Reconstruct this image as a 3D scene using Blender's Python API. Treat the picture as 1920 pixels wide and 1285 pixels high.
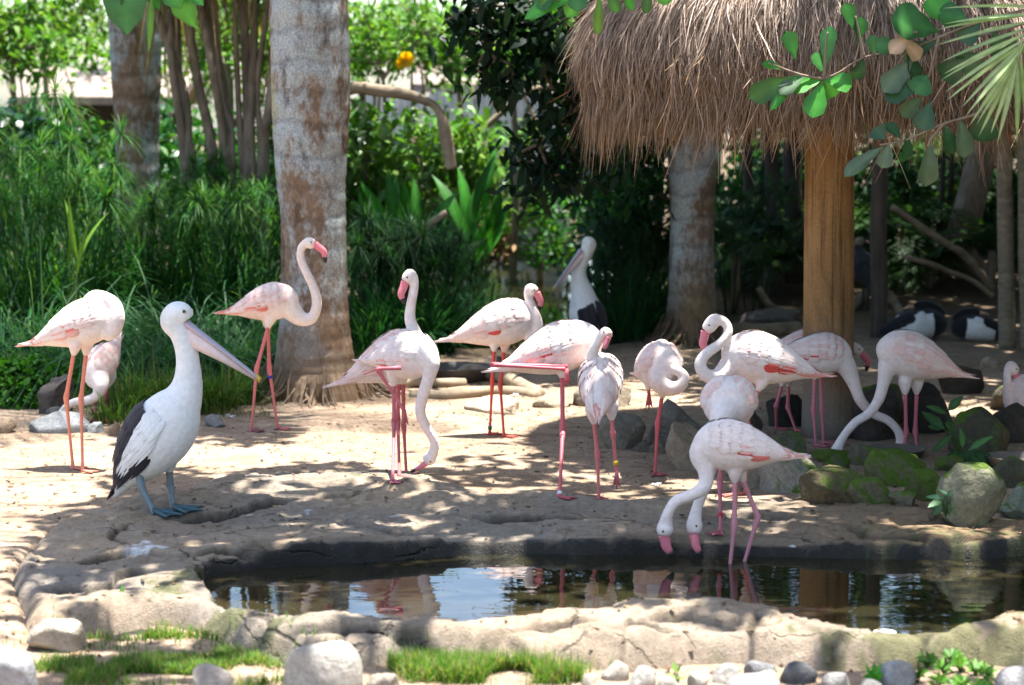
import bpy, bmesh, math, random
import numpy as np
from mathutils import Vector

for o in list(bpy.data.objects): bpy.data.objects.remove(o)
sc = bpy.context.scene
COL = sc.collection
R = math.radians
rng = np.random.default_rng(7)
random.seed(7)

# ---------------------------------------------------------------- camera
CAM_H, FPX, HOR = 2.0, 4000.0, 200.0
PITCH = math.atan((642.5 - HOR) / FPX)
cam = bpy.data.cameras.new('camera')
cam.lens = 36.0 * FPX / 1920.0
cam.sensor_width = 36.0
cam.clip_start, cam.clip_end = 0.1, 600
cam.dof.use_dof = True
cam.dof.focus_distance = 11.0
cam.dof.aperture_fstop = 2.4
camo = bpy.data.objects.new('camera', cam); COL.objects.link(camo)
camo.location = (0, 0, CAM_H)
camo.rotation_euler = (math.pi / 2 - PITCH, 0, 0)
sc.camera = camo

# ---------------------------------------------------------------- light
SUN_DIR = Vector((-0.13, -0.05, -1.0)).normalized()          # the way the light travels: almost overhead
elev = math.asin(-SUN_DIR.z); azim = math.atan2(-SUN_DIR.x, -SUN_DIR.y)
world = bpy.data.worlds.new('World'); sc.world = world; world.use_nodes = True
wn = world.node_tree
sky = wn.nodes.new('ShaderNodeTexSky'); sky.sky_type = 'NISHITA'; sky.sun_disc = False
sky.sun_elevation = elev; sky.sun_rotation = azim; sky.air_density = 1.0; sky.dust_density = 1.5; sky.ozone_density = 1.0
wn.links.new(sky.outputs[0], wn.nodes['Background'].inputs[0])
wn.nodes['Background'].inputs[1].default_value = 0.112
sun = bpy.data.lights.new('sun', 'SUN'); sun.energy = 5.0; sun.angle = R(0.53); sun.color = (1.0, 0.975, 0.93)
suno = bpy.data.objects.new('sun', sun); COL.objects.link(suno)
suno.rotation_euler = SUN_DIR.to_track_quat('-Z', 'Y').to_euler()
sc.view_settings.view_transform = 'Standard'; sc.view_settings.look = 'None'
sc.view_settings.exposure = 1.95; sc.view_settings.gamma = 1.0
sc.view_settings.use_curve_mapping = False
cy = sc.cycles
sc.render.engine = 'CYCLES'
cy.use_denoising = True
cy.max_bounces = 7; cy.diffuse_bounces = 4; cy.glossy_bounces = 3; cy.transmission_bounces = 5; cy.transparent_max_bounces = 6
cy.sample_clamp_indirect = 6.0
cy.caustics_reflective = False; cy.caustics_refractive = False

# ---------------------------------------------------------------- helpers: places
FW = Vector((0, math.cos(PITCH), -math.sin(PITCH))); UP = Vector((0, math.sin(PITCH), math.cos(PITCH)))
def ray(px, py):
    return Vector(((px - 960) / FPX, 0, 0)) + UP * ((642.5 - py) / FPX) + FW
def at(px, py, Y):                       # the point seen there that stands Y metres ahead
    d = ray(px, py); return Vector((0, 0, CAM_H)) + d * (Y / d.y)
def G(px, py, z=0.0):                    # the point seen there at height z
    d = ray(px, py); return Vector((0, 0, CAM_H)) + d * ((z - CAM_H) / d.z)
def scale_at(Y): return FPX / (Y * math.cos(PITCH))    # about pixels per metre

# ---------------------------------------------------------------- helpers: noise
def _hash(ix, iy, iz, seed):
    h = (ix * 374761393 + iy * 668265263 + iz * 2147483647 + seed * 974711) & 0x7fffffff
    h = ((h ^ (h >> 13)) * 1274126177) & 0x7fffffff
    h = (h ^ (h >> 16)) & 0xffff
    return h / 65535.0
def vnoise(P, freq=1.0, seed=0):
    """value noise, -1..1, of an (n,3) array"""
    Q = np.asarray(P, float) * freq
    I = np.floor(Q).astype(np.int64); Fr = Q - I; W = Fr * Fr * (3 - 2 * Fr)
    out = 0
    for dx in (0, 1):
        wx = W[:, 0] if dx else 1 - W[:, 0]
        for dy in (0, 1):
            wy = W[:, 1] if dy else 1 - W[:, 1]
            for dz in (0, 1):
                wz = W[:, 2] if dz else 1 - W[:, 2]
                out = out + wx * wy * wz * _hash(I[:, 0] + dx, I[:, 1] + dy, I[:, 2] + dz, seed)
    return out * 2 - 1
def fbm(P, freq=1.0, oct=4, seed=0):
    a, s, t = 1.0, 0.0, 0.0
    for k in range(oct):
        s = s + a * vnoise(P, freq * 2 ** k, seed + 17 * k); t += a; a *= 0.5
    return s / t
def sstep(a, b, x):
    t = np.clip((x - a) / (b - a), 0, 1); return t * t * (3 - 2 * t)
def seg_dist(X, Y, poly, closed=True):
    best = np.full(X.shape, 1e9); n = len(poly)
    for i in range(n if closed else n - 1):
        ax, ay = poly[i][0], poly[i][1]; bx, by = poly[(i + 1) % n][0], poly[(i + 1) % n][1]
        vx, vy = bx - ax, by - ay; L = vx * vx + vy * vy + 1e-12
        t = np.clip(((X - ax) * vx + (Y - ay) * vy) / L, 0, 1)
        best = np.minimum(best, np.hypot(X - ax - t * vx, Y - ay - t * vy))
    return best
def inside(X, Y, poly):
    c = np.zeros(X.shape, bool); n = len(poly); j = n - 1
    for i in range(n):
        xi, yi, xj, yj = poly[i][0], poly[i][1], poly[j][0], poly[j][1]
        if yi != yj:
            c ^= ((yi > Y) != (yj > Y)) & (X < (xj - xi) * (Y - yi) / (yj - yi) + xi)
        j = i
    return c
def sdf(X, Y, poly):                      # positive inside
    return np.where(inside(X, Y, poly), 1, -1) * seg_dist(X, Y, poly)
def smooth_poly(pts, closed=True, n=5):
    P = [Vector((p[0], p[1], p[2] if len(p) > 2 else 0)) for p in pts]; out = []; m = len(P)
    for i in range(m if closed else m - 1):
        p0, p1, p2, p3 = (P[(i + k) % m] if closed else P[min(max(i + k, 0), m - 1)] for k in (-1, 0, 1, 2))
        for k in range(n):
            t = k / n
            out.append(0.5 * ((2 * p1) + (p2 - p0) * t + (2 * p0 - 5 * p1 + 4 * p2 - p3) * t * t + (3 * p1 - p0 - 3 * p2 + p3) * t ** 3))
    if not closed: out.append(P[-1])
    return out
def catmull(pts, n=6):
    """points with any number of columns, resampled smoothly"""
    P = np.asarray(pts, float); m = len(P); out = []
    for i in range(m - 1):
        p0, p1, p2, p3 = P[max(i - 1, 0)], P[i], P[i + 1], P[min(i + 2, m - 1)]
        for k in range(n):
            t = k / n
            out.append(0.5 * ((2 * p1) + (p2 - p0) * t + (2 * p0 - 5 * p1 + 4 * p2 - p3) * t * t + (3 * p1 - p0 - 3 * p2 + p3) * t ** 3))
    out.append(P[-1]); return np.array(out)

# ---------------------------------------------------------------- helpers: meshes
class MB:
    """collects quads / triangles with a colour for each vertex"""
    def __init__(self): self.V, self.F, self.C, self.n = [], [], [], 0
    def add(self, V, F, col=(1, 1, 1)):
        V = np.asarray(V, float).reshape(-1, 3); F = np.asarray(F, np.int64)
        if F.shape[1] == 3: F = np.concatenate([F, np.full((len(F), 1), -1) - self.n], 1)
        C = np.asarray(col, float)
        C = np.broadcast_to(C, (len(V), 3)) if C.ndim == 1 else C
        self.V.append(V); self.F.append(F + self.n); self.C.append(C); self.n += len(V)
        return self
    def mesh(self, name, smooth=True):
        V = np.concatenate(self.V); F = np.concatenate(self.F); C = np.concatenate(self.C)
        tri = F[:, 3] < 0; me = bpy.data.meshes.new(name)
        tot = np.where(tri, 3, 4); start = np.concatenate([[0], np.cumsum(tot)[:-1]])
        keep = np.ones(F.shape, bool); keep[:, 3] = ~tri
        loops = F[keep]
        me.vertices.add(len(V)); me.vertices.foreach_set('co', V.astype(np.float32).ravel())
        me.loops.add(len(loops)); me.loops.foreach_set('vertex_index', loops.astype(np.int32))
        me.polygons.add(len(F)); me.polygons.foreach_set('loop_start', start.astype(np.int32))
        me.polygons.foreach_set('use_smooth', np.full(len(F), smooth))
        me.update(calc_edges=True)
        a = me.color_attributes.new('Col', 'FLOAT_COLOR', 'POINT')
        a.data.foreach_set('color', np.concatenate([C, np.ones((len(C), 1))], 1).astype(np.float32).ravel())
        return me
    def build(self, name, m, parent=None, smooth=True):
        return link(name, self.mesh(name, smooth), m, parent)
def link(name, me, m, parent=None):
    if m is not None and not me.materials: me.materials.append(m)
    o = bpy.data.objects.new(name, me); COL.objects.link(o)
    if parent is not None:
        o.parent = parent
        p, off = parent, Vector()
        while p is not None: off += Vector(p.location); p = p.parent
        o.location = -off
    return o
def thing(name, label, cat, loc=(0, 0, 0), group=None):
    o = bpy.data.objects.new(name, None); COL.objects.link(o); o.location = loc
    o.empty_display_size = 0.1
    return tag(o, label, cat, group)
def tag(o, label=None, cat=None, group=None, kind=None):
    if label: o['label'] = label
    if cat: o['category'] = cat
    if group: o['group'] = group
    if kind: o['kind'] = kind
    return o

def strips(P, W, col, fold=None):
    """ribbons: P (n,k,3) centre lines, W (n,k,3) half widths; fold (n,k,3) raises the edges (three columns)"""
    P = np.asarray(P, float); W = np.asarray(W, float); n, k, _ = P.shape
    if fold is None:
        V = np.stack([P - W, P + W], 2); c = 2
    else:
        V = np.stack([P - W + fold, P, P + W + fold], 2); c = 3
    base = (np.arange(n) * k * c)[:, None, None]
    i = np.arange(k - 1)[None, :, None] * c; j = np.arange(c - 1)[None, None, :]
    a = base + i + j
    F = np.stack([a, a + 1, a + 1 + c, a + c], -1).reshape(-1, 4)
    C = np.asarray(col, float)
    if C.ndim == 1: C = np.broadcast_to(C, (n, 3))
    if C.ndim == 2: C = np.broadcast_to(C[:, None, :], (n, k, 3))
    C = np.repeat(C[:, :, None, :], c, 2).reshape(-1, 3)
    return V.reshape(-1, 3), F, C
def unit(A):
    A = np.asarray(A, float); return A / (np.linalg.norm(A, axis=-1, keepdims=True) + 1e-12)

def frames(P, hint=None):
    """side and normal vectors along a path"""
    P = np.asarray(P, float); T = np.gradient(P, axis=0); T = unit(T)
    h = np.array(hint if hint is not None else (0, 1, 0), float)
    S = []; s = h - T[0] * h.dot(T[0])
    if np.linalg.norm(s) < 1e-3:
        s = np.array((1, 0, 0.1)) - T[0] * np.array((1, 0, 0.1)).dot(T[0])
    for t in T:
        s = s - t * s.dot(t); s = s / (np.linalg.norm(s) + 1e-9); S.append(s)
    S = np.array(S); N = np.cross(T, S)
    return T, S, N
def tube(P, r, n=10, r2=None, hint=None, cap=True):
    """a closed tube; r across the side vector (hint), r2 across the other"""
    P = np.asarray(P, float); k = len(P); r = np.broadcast_to(np.asarray(r, float), (k,))
    r2 = r if r2 is None else np.broadcast_to(np.asarray(r2, float), (k,))
    T, S, N = frames(P, hint)
    a = np.linspace(0, 2 * np.pi, n, endpoint=False)
    V = P[:, None] + S[:, None] * (r[:, None] * np.cos(a))[..., None] + N[:, None] * (r2[:, None] * np.sin(a))[..., None]
    V = V.reshape(-1, 3); i = np.arange(k - 1)[:, None] * n; j = np.arange(n)[None]
    F = np.stack([i + j, i + (j + 1) % n, i + n + (j + 1) % n, i + n + j], -1).reshape(-1, 4)
    if cap:
        V = np.concatenate([V, P[:1], P[-1:]]); m = k * n; jj = np.arange(n)
        e = np.full(n, -1 - 10 ** 9)
        c0 = np.stack([(jj + 1) % n, jj, np.full(n, m), e], -1)
        c1 = np.stack([(k - 1) * n + jj, (k - 1) * n + (jj + 1) % n, np.full(n, m + 1), e], -1)
        F = np.concatenate([F, c0, c1])
    return V, F
def ball(c, r, n=10, m=6):
    t = np.linspace(0, np.pi, m + 1); r = np.broadcast_to(np.asarray(r, float), (3,))
    P = np.array([c] * (m + 1), float); a = np.linspace(0, 2 * np.pi, n, endpoint=False)
    V = np.stack([np.outer(np.sin(t), np.cos(a)) * r[0], np.outer(np.sin(t), np.sin(a)) * r[1],
                  np.repeat(np.cos(t)[:, None], n, 1) * r[2]], -1) + np.array(c)
    i = np.arange(m)[:, None] * n; j = np.arange(n)[None]
    F = np.stack([i + j, i + n + j, i + n + (j + 1) % n, i + (j + 1) % n], -1).reshape(-1, 4)
    return V.reshape(-1, 3), F
def box(x0, x1, y0, y1, z0, z1):
    V = [(x, y, z) for z in (z0, z1) for y in (y0, y1) for x in (x0, x1)]
    F = [(0, 2, 3, 1), (4, 5, 7, 6), (0, 1, 5, 4), (2, 6, 7, 3), (0, 4, 6, 2), (1, 3, 7, 5)]
    return V, F
def remesh(mb, voxel, smooth=5):
    """one continuous skin round all the closed pieces in mb"""
    me = mb.mesh('tmp'); o = bpy.data.objects.new('tmp', me); COL.objects.link(o)
    m = o.modifiers.new('r', 'REMESH'); m.mode = 'VOXEL'; m.voxel_size = voxel
    s = o.modifiers.new('s', 'SMOOTH'); s.iterations = smooth; s.factor = 0.5
    dg = bpy.context.evaluated_depsgraph_get(); dg.update()
    ev = o.evaluated_get(dg); em = ev.to_mesh()
    V = np.empty(len(em.vertices) * 3, np.float32); em.vertices.foreach_get('co', V)
    nf = len(em.polygons); tot = np.empty(nf, np.int32); em.polygons.foreach_get('loop_total', tot)
    L = np.empty(len(em.loops), np.int32); em.loops.foreach_get('vertex_index', L)
    F = L.reshape(-1, 4) if (tot == 4).all() else None
    if F is None:
        st = np.concatenate([[0], np.cumsum(tot)[:-1]])
        F = np.array([[L[s_], L[s_ + 1], L[s_ + 2], L[s_ + 3] if t_ == 4 else -10 ** 9] for s_, t_ in zip(st, tot)])
    ev.to_mesh_clear(); bpy.data.objects.remove(o); bpy.data.meshes.remove(me)
    return V.reshape(-1, 3).astype(float), F

# ---------------------------------------------------------------- helpers: materials
MATS = {}
def mat(name, build):
    if name in MATS: return MATS[name]
    m = bpy.data.materials.new(name); m.use_nodes = True
    nt = m.node_tree; b = nt.nodes['Principled BSDF']
    build(nt, b, nt.nodes['Material Output'].inputs[0]); MATS[name] = m
    return m
def N(nt, kind, **kw):
    n = nt.nodes.new(kind)
    for k, v in kw.items():
        if k.startswith('_'): setattr(n, k[1:], v)
        else: n.inputs[k].default_value = v
    return n
def ramp(nt, src, stops):
    r = nt.nodes.new('ShaderNodeValToRGB'); e = r.color_ramp.elements
    while len(e) < len(stops): e.new(0.5)
    for q, (p, c) in zip(e, stops):
        q.position = p; q.color = (*c, 1) if len(c) == 3 else c
    nt.links.new(src, r.inputs[0]); return r.outputs[0]
def mix(nt, f, a, b, mode='MIX'):
    m = nt.nodes.new('ShaderNodeMix'); m.data_type = 'RGBA'; m.blend_type = mode
    for i, v in ((0, f), (6, a), (7, b)):
        if hasattr(v, 'links'): nt.links.new(v, m.inputs[i])
        else: m.inputs[i].default_value = v if i == 0 else ((*v, 1) if len(v) == 3 else v)
    return m.outputs[2]
def noise_fac(nt, sc_, detail=4, rough=0.55, dist=0.0, coord='Object', stretch=None):
    t = nt.nodes.new('ShaderNodeTexCoord'); s = t.outputs[coord]
    if stretch:
        mp = nt.nodes.new('ShaderNodeMapping'); mp.inputs['Scale'].default_value = stretch
        nt.links.new(s, mp.inputs[0]); s = mp.outputs[0]
    n = N(nt, 'ShaderNodeTexNoise', Scale=sc_, Detail=detail, Roughness=rough, Distortion=dist)
    nt.links.new(s, n.inputs['Vector']); return n.outputs[0]
def bump(nt, b, h, strength=0.3, dist=0.02):
    n = N(nt, 'ShaderNodeBump', Strength=strength, Distance=dist)
    nt.links.new(h, n.inputs['Height']); nt.links.new(n.outputs[0], b.inputs['Normal'])
def vcol(nt):
    a = nt.nodes.new('ShaderNodeVertexColor'); a.layer_name = 'Col'; return a.outputs[0]

def leaf_mat(name, rough=0.45, trans=0.35, spec=0.4, warm=(1.25, 1.3, 0.5)):
    def f(nt, b, out):
        c = vcol(nt); v = noise_fac(nt, 14, 3)
        c2 = mix(nt, 0.55, c, ramp(nt, v, [(0.3, (0.55, 0.6, 0.5)), (0.7, (1.25, 1.2, 1.1))]), 'MULTIPLY')
        nt.links.new(c2, b.inputs['Base Color']); b.inputs['Roughness'].default_value = rough
        b.inputs['Specular IOR Level'].default_value = spec
        tr = nt.nodes.new('ShaderNodeBsdfTranslucent')
        nt.links.new(mix(nt, 1.0, c2, warm, 'MULTIPLY'), tr.inputs[0])
        ms = nt.nodes.new('ShaderNodeMixShader'); ms.inputs[0].default_value = trans
        nt.links.new(b.outputs[0], ms.inputs[1]); nt.links.new(tr.outputs[0], ms.inputs[2]); nt.links.new(ms.outputs[0], out)
    return mat(name, f)
def vmat(name, rough=0.6, spec=0.3, ns=30, amt=0.35, bs=0.15, bd=0.004, stretch=None, sheen=0.0, coat=0.0, sss=0.0):
    """vertex colour broken up by noise"""
    def f(nt, b, out):
        c = vcol(nt); v = noise_fac(nt, ns, 4, stretch=stretch)
        c2 = mix(nt, amt, c, ramp(nt, v, [(0.3, (0.5, 0.5, 0.5)), (0.7, (1.35, 1.35, 1.35))]), 'MULTIPLY')
        nt.links.new(c2, b.inputs['Base Color']); b.inputs['Roughness'].default_value = rough
        b.inputs['Specular IOR Level'].default_value = spec; b.inputs['Sheen Weight'].default_value = sheen
        b.inputs['Coat Weight'].default_value = coat
        if sss: 
            b.inputs['Subsurface Weight'].default_value = sss; b.inputs['Subsurface Radius'].default_value = (0.02, 0.01, 0.007)
        bump(nt, b, v, bs, bd)
    return mat(name, f)

# ================================================================ the setting
WZ = -0.02                                                   # water level
def gp(lst, z=0.0): return [G(x, y, z).xy[:] for x, y in lst]
far_in = [(372, 1092), (392, 1066), (440, 1052), (560, 1040), (700, 1034), (830, 1024), (960, 1020), (1100, 1020), (1240, 1022), (1400, 1024),
          (1560, 1028), (1700, 1030), (1830, 1030), (1960, 1018), (2120, 1012), (2330, 1040)]
near_in = [(2330, 1120), (2120, 1128), (1960, 1146), (1840, 1166), (1760, 1174), (1650, 1174), (1545, 1167), (1475, 1152), (1430, 1128),
           (1310, 1119), (1195, 1124), (1150, 1141), (1060, 1146), (960, 1158), (860, 1165), (740, 1160), (620, 1156), (520, 1150), (430, 1130), (384, 1104)]
POND = [v.xy[:] for v in smooth_poly(gp(far_in, 0.03) + gp(near_in, 0.05))]
far_out = [(14, 1096), (22, 1050), (70, 1004), (150, 968), (250, 950), (330, 938), (390, 906), (480, 890), (590, 884), (710, 890), (810, 908),
           (870, 930), (1000, 936), (1110, 946), (1260, 946), (1430, 944), (1520, 938), (1660, 944), (1750, 958), (1850, 984), (1990, 990), (2200, 985), (2480, 1010)]
near_out = [(2480, 1190), (2200, 1230), (1960, 1246), (1830, 1236), (1700, 1246), (1560, 1250), (1430, 1238), (1320, 1232), (1200, 1248), (1080, 1246),
            (930, 1240), (800, 1240), (690, 1240), (600, 1250), (520, 1240), (440, 1212), (370, 1180), (300, 1162), (230, 1180), (150, 1194), (70, 1200), (34, 1160)]
RIM = [v.xy[:] for v in smooth_poly(gp(far_out, 0.0) + gp(near_out, -0.03))]
BACK_POND = [v.xy[:] for v in smooth_poly(gp([(660, 640), (760, 560), (930, 490), (1010, 474), (1100, 480), (1180, 520), (1230, 600), (1180, 640), (1060, 648), (900, 655)], -0.02))]

def gz(X, Y):
    """height of the sand"""
    X = np.atleast_1d(np.asarray(X, float)); Y = np.atleast_1d(np.asarray(Y, float))
    P = np.stack([X, Y, np.zeros_like(X)], -1)
    z = 0.018 * fbm(P, 0.9, 3, 3) + 0.006 * fbm(P, 6, 3, 9)
    z = z - 0.05 * (1 - sstep(8.2, 9.0, Y)) * (0.4 + 0.6 * sstep(-2.6, -1.4, X))
    z = z - 0.10 * sstep(0.0, 0.12, sdf(X, Y, RIM)) - 0.35 * sstep(-0.1, 0.15, sdf(X, Y, POND))
    z = z - 0.10 * sstep(-0.15, 0.3, sdf(X, Y, BACK_POND))
    z = z + 0.22 * sstep(19.5, 23.5, Y) * sstep(1.6, 2.6, X) * (1 - sstep(26, 34, Y))
    return z
def ground_at(px, py):
    g = G(px, py, 0.0)
    for _ in range(4): g = G(px, py, float(gz(g.x, g.y)[0]))
    return g

def sand_build(nt, b, out):
    big = noise_fac(nt, 0.8, 5, 0.6); fine = noise_fac(nt, 45, 5, 0.65); mid = noise_fac(nt, 7, 5, 0.6, 0.6)
    c = ramp(nt, big, [(0.3, (0.29, 0.215, 0.15)), (0.7, (0.41, 0.32, 0.235))])
    c = mix(nt, 0.55, c, ramp(nt, mid, [(0.34, (0.55, 0.48, 0.42)), (0.62, (1.12, 1.1, 1.08))]), 'MULTIPLY')
    c = mix(nt, 0.6, c, ramp(nt, fine, [(0.34, (0.45, 0.4, 0.36)), (0.6, (1.18, 1.15, 1.12))]), 'MULTIPLY')
    # away from the yard the soil is dark and covered with humus
    t = nt.nodes.new('ShaderNodeTexCoord'); s = nt.nodes.new('ShaderNodeSeparateXYZ'); nt.links.new(t.outputs['Object'], s.inputs[0])
    mr = N(nt, 'ShaderNodeMapRange', **{'From Min': 16.0, 'From Max': 20.5}); nt.links.new(s.outputs[1], mr.inputs[0])
    c = mix(nt, mr.outputs[0], c, mix(nt, mid, (0.075, 0.055, 0.035), (0.16, 0.115, 0.075)))
    nt.links.new(c, b.inputs['Base Color']); b.inputs['Roughness'].default_value = 0.95
    b.inputs['Specular IOR Level'].default_value = 0.1
    bump(nt, b, fine, 0.9, 0.02)
M_SAND = mat('sand', sand_build)
def grid_axis(parts):
    out = []
    for a, b_, st in parts: out += list(np.arange(a, b_, st))
    return np.array(out)
xs = grid_axis([(-90, -20, 10), (-20, -6, 1.0), (-6, -3.2, 0.2), (-3.2, 4.4, 0.03), (4.4, 7, 0.2), (7, 20, 1.0), (20, 95, 10)])
ys = grid_axis([(-12, 4, 1), (4, 6.8, 0.2), (6.8, 16, 0.03), (16, 24, 0.1), (24, 44, 1.0), (44, 160, 10)])
gx, gy = np.meshgrid(xs, ys); zz = gz(gx.ravel(), gy.ravel())
nx, ny = len(xs), len(ys)
ii = (np.arange(ny - 1)[:, None] * nx + np.arange(nx - 1)[None]).ravel()
gm = MB().add(np.stack([gx.ravel(), gy.ravel(), zz], -1), np.stack([ii, ii + 1, ii + 1 + nx, ii + nx], -1))
ZG = zz.reshape(ny, nx)
def gz_fast(X, Y):
    X = np.atleast_1d(np.asarray(X, float)); Y = np.atleast_1d(np.asarray(Y, float))
    i_ = np.clip(np.searchsorted(xs, X) - 1, 0, nx - 2); j_ = np.clip(np.searchsorted(ys, Y) - 1, 0, ny - 2)
    u_ = (X - xs[i_]) / (xs[i_ + 1] - xs[i_]); v_ = (Y - ys[j_]) / (ys[j_ + 1] - ys[j_])
    return ZG[j_, i_] * (1 - u_) * (1 - v_) + ZG[j_, i_ + 1] * u_ * (1 - v_) + ZG[j_ + 1, i_] * (1 - u_) * v_ + ZG[j_ + 1, i_ + 1] * u_ * v_
gz = gz_fast
tag(gm.build('ground', M_SAND), 'sandy yard of trodden tan earth between pond and thicket', kind='structure')

# ---- the pond's stone rim
RIDGE = [v.xy[:] for v in smooth_poly(gp([(345, 935), (440, 912), (560, 902), (700, 906), (815, 926)], 0.07), closed=False)]
CRACKS = [smooth_poly(gp(c, 0.06), closed=False) for c in (
    [(300, 966), (400, 958), (470, 940), (560, 930), (650, 926), (700, 920)],
    [(120, 1046), (230, 1034), (340, 1044), (420, 1032), (500, 1036)],
    [(60, 1086), (180, 1088), (240, 1070), (300, 1066)],
    [(250, 980), (215, 1000), (235, 1020), (190, 1034)],
    [(440, 1052), (480, 1020), (440, 1000), (520, 985)],
    [(600, 955), (680, 980), (780, 992)], [(820, 950), (900, 972), (1050, 975), (1150, 966)],
    [(1340, 952), (1480, 966), (1560, 960), (1640, 968)], [(1560, 985), (1680, 1000), (1760, 1016), (1850, 1010)],
    [(520, 1172), (700, 1178), (840, 1186), (920, 1182), (1010, 1176), (1130, 1164)],
    [(930, 1176), (1010, 1196), (1090, 1204), (1160, 1196), (1190, 1170), (1290, 1172)],
    [(1200, 1165), (1300, 1152), (1410, 1158)], [(1180, 1206), (1290, 1212), (1390, 1196)],
    [(1420, 1150), (1405, 1190), (1380, 1226)], [(1540, 1180), (1600, 1200), (1640, 1192)], [(1500, 1216), (1560, 1224), (1610, 1238)],
    [(1730, 1180), (1750, 1206), (1800, 1196), (1880, 1210)], [(1470, 1222), (1530, 1236)], [(640, 1180), (630, 1216)], [(900, 1186), (908, 1220)])]
st = 0.0088
rx = np.arange(-3.0, 4.0, st); ry = np.arange(7.3, 11.25, st)
RX, RY = np.meshgrid(rx, ry); fx, fy = RX.ravel(), RY.ravel()
P3 = np.stack([fx, fy, np.zeros_like(fx)], -1)
wob = 0.05 * fbm(P3, 2.2, 3, 5)[:, None] * np.array([[1.0, 0.6, 0]]) + 0.012 * fbm(P3, 14, 2, 8)[:, None]
wx, wy = fx + wob[:, 0], fy + wob[:, 1]
d_out, d_in = sdf(wx, wy, RIM), -sdf(wx, wy, POND)
near = 1 - sstep(8.3, 9.0, fy)                                  # the front bank is higher outside
T = 0.045 + 0.018 * fbm(P3, 1.0, 3, 21) + 0.006 * fbm(P3, 5, 3, 22) + 0.004 * fbm(P3, 30, 3, 23)
dr = seg_dist(fx, fy, RIDGE, False); T = T + 0.055 * np.exp(-(dr / 0.17) ** 2)
hump = G(1310, 1140, 0.06); T = T + 0.02 * np.exp(-(((fx - hump.x) / 0.32) ** 2 + ((fy - hump.y) / 0.2) ** 2) ** 2)
strata = fbm(P3 * np.array([1, 1.6, 1]), 2.6, 3, 31)              # shallow ledges
T = T + 0.008 * (np.tanh(30 * (strata - 0.14)) + np.tanh(30 * (strata + 0.16)) + np.tanh(26 * (strata + 0.4)))
T = T + 0.009 * (1 - 2 * np.abs(fbm(P3 + 0.15 * fbm(P3, 1.1, 2, 93)[:, None], 2.4, 4, 91))) - 0.005
tt_ = T / 0.012 + 1.2 * fbm(P3, 1.7, 3, 95); kk_ = np.floor(tt_); T = T * 0.35 + 0.65 * (0.012 * (kk_ + sstep(0.42, 0.62, tt_ - kk_) - 1.2 * fbm(P3, 1.7, 3, 95)))
T = T + 0.004 * fbm(P3, 22, 3, 97)
crack = np.zeros_like(fx)
for i, c in enumerate(CRACKS):
    pc = np.array([v.xy[:] for v in c]); horiz = np.ptp(pc[:, 0]) > 1.2 * np.ptp(pc[:, 1])
    jx, jy = 0.018 * vnoise(P3, 11, 40 + i) + 0.006 * vnoise(P3, 40, 41 + i), 0.022 * vnoise(P3, 9, 60 + i) + 0.008 * vnoise(P3, 38, 61 + i)
    dc = seg_dist(fx + jx, fy + jy, pc, False); str_ = np.clip(0.75 + 0.6 * vnoise(P3, 4, 80 + i), 0, 1)
    if horiz:                                                    # a ledge: the near side lies lower
        o_ = np.argsort(pc[:, 0]); e_ = fy + jy - np.interp(fx + jx, pc[o_, 0], pc[o_, 1])
        wn_ = sstep(pc[:, 0].min() - .02, pc[:, 0].min() + .15, fx) * (1 - sstep(pc[:, 0].max() - .15, pc[:, 0].max() + .02, fx))
        T = T + 0.019 * np.tanh(e_ / 0.006) * np.exp(-(e_ / 0.20) ** 2) * wn_ * str_
        crack = np.maximum(crack, np.exp(-((e_ + .005) / 0.017) ** 2) * wn_ * str_)
    else:
        crack = np.maximum(crack, np.exp(-(dc / 0.014) ** 2) * str_)
T = T - 0.030 * crack
wide = np.where(near > 0.5, 0.17, 0.13)
z = T - (0.16 + 0.10 * near) * (1 - sstep(-0.02, wide, d_out + 0.03 * np.sin(9 * fx))) ** (1.6)
ledge = sstep(0.10, 0.14, d_out) * (1 - sstep(0.17, 0.30, d_out)) * near
z = z + 0.018 * ledge * vnoise(P3, 4, 77)
z = z - 0.34 * (1 - sstep(-0.045, 0.022, d_in)) - 0.012 * (1 - sstep(0.0, 0.07, d_in))
keep = ((d_out > -0.05) & (d_in > -0.075)).reshape(RX.shape)
m_, n_ = RX.shape
kf = keep[:-1, :-1] & keep[1:, :-1] & keep[:-1, 1:] & keep[1:, 1:]
ii = (np.arange(m_ - 1)[:, None] * n_ + np.arange(n_ - 1)[None])[kf]
F = np.stack([ii, ii + 1, ii + 1 + n_, ii + n_], -1)
used = np.unique(F); remap = np.zeros(len(fx), np.int64); remap[used] = np.arange(len(used))
V = np.stack([fx, fy, z], -1)[used]; F = remap[F]
# its own colours: tan stone, dark wet skin at the water, moss and droppings
n1 = fbm(P3, 1.6, 4, 51)[used]; n2 = fbm(P3, 9, 4, 52)[used]; di, cr, zu = d_in[used], crack[used], z[used]
c = np.array([0.285, 0.225, 0.165]) * (1 + 0.22 * n1 + 0.18 * n2)[:, None]
c = c + np.array([0.05, 0.012, -0.02]) * n1[:, None]
far = 1 - near[used]
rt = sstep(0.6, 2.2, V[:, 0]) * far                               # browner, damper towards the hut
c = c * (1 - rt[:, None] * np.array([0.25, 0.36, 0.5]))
wet = 1 - sstep(0.012, 0.042, di + 0.022 * n2)
wet = wet * (0.3 + 0.7 * far); wet = np.clip(wet * 1.15, 0, 1)
c = c * (1 - wet[:, None]) + np.array([0.030, 0.027, 0.022]) * wet[:, None]
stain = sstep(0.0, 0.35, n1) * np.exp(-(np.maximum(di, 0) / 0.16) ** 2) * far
c = c * (1 - 0.5 * stain[:, None])
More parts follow.
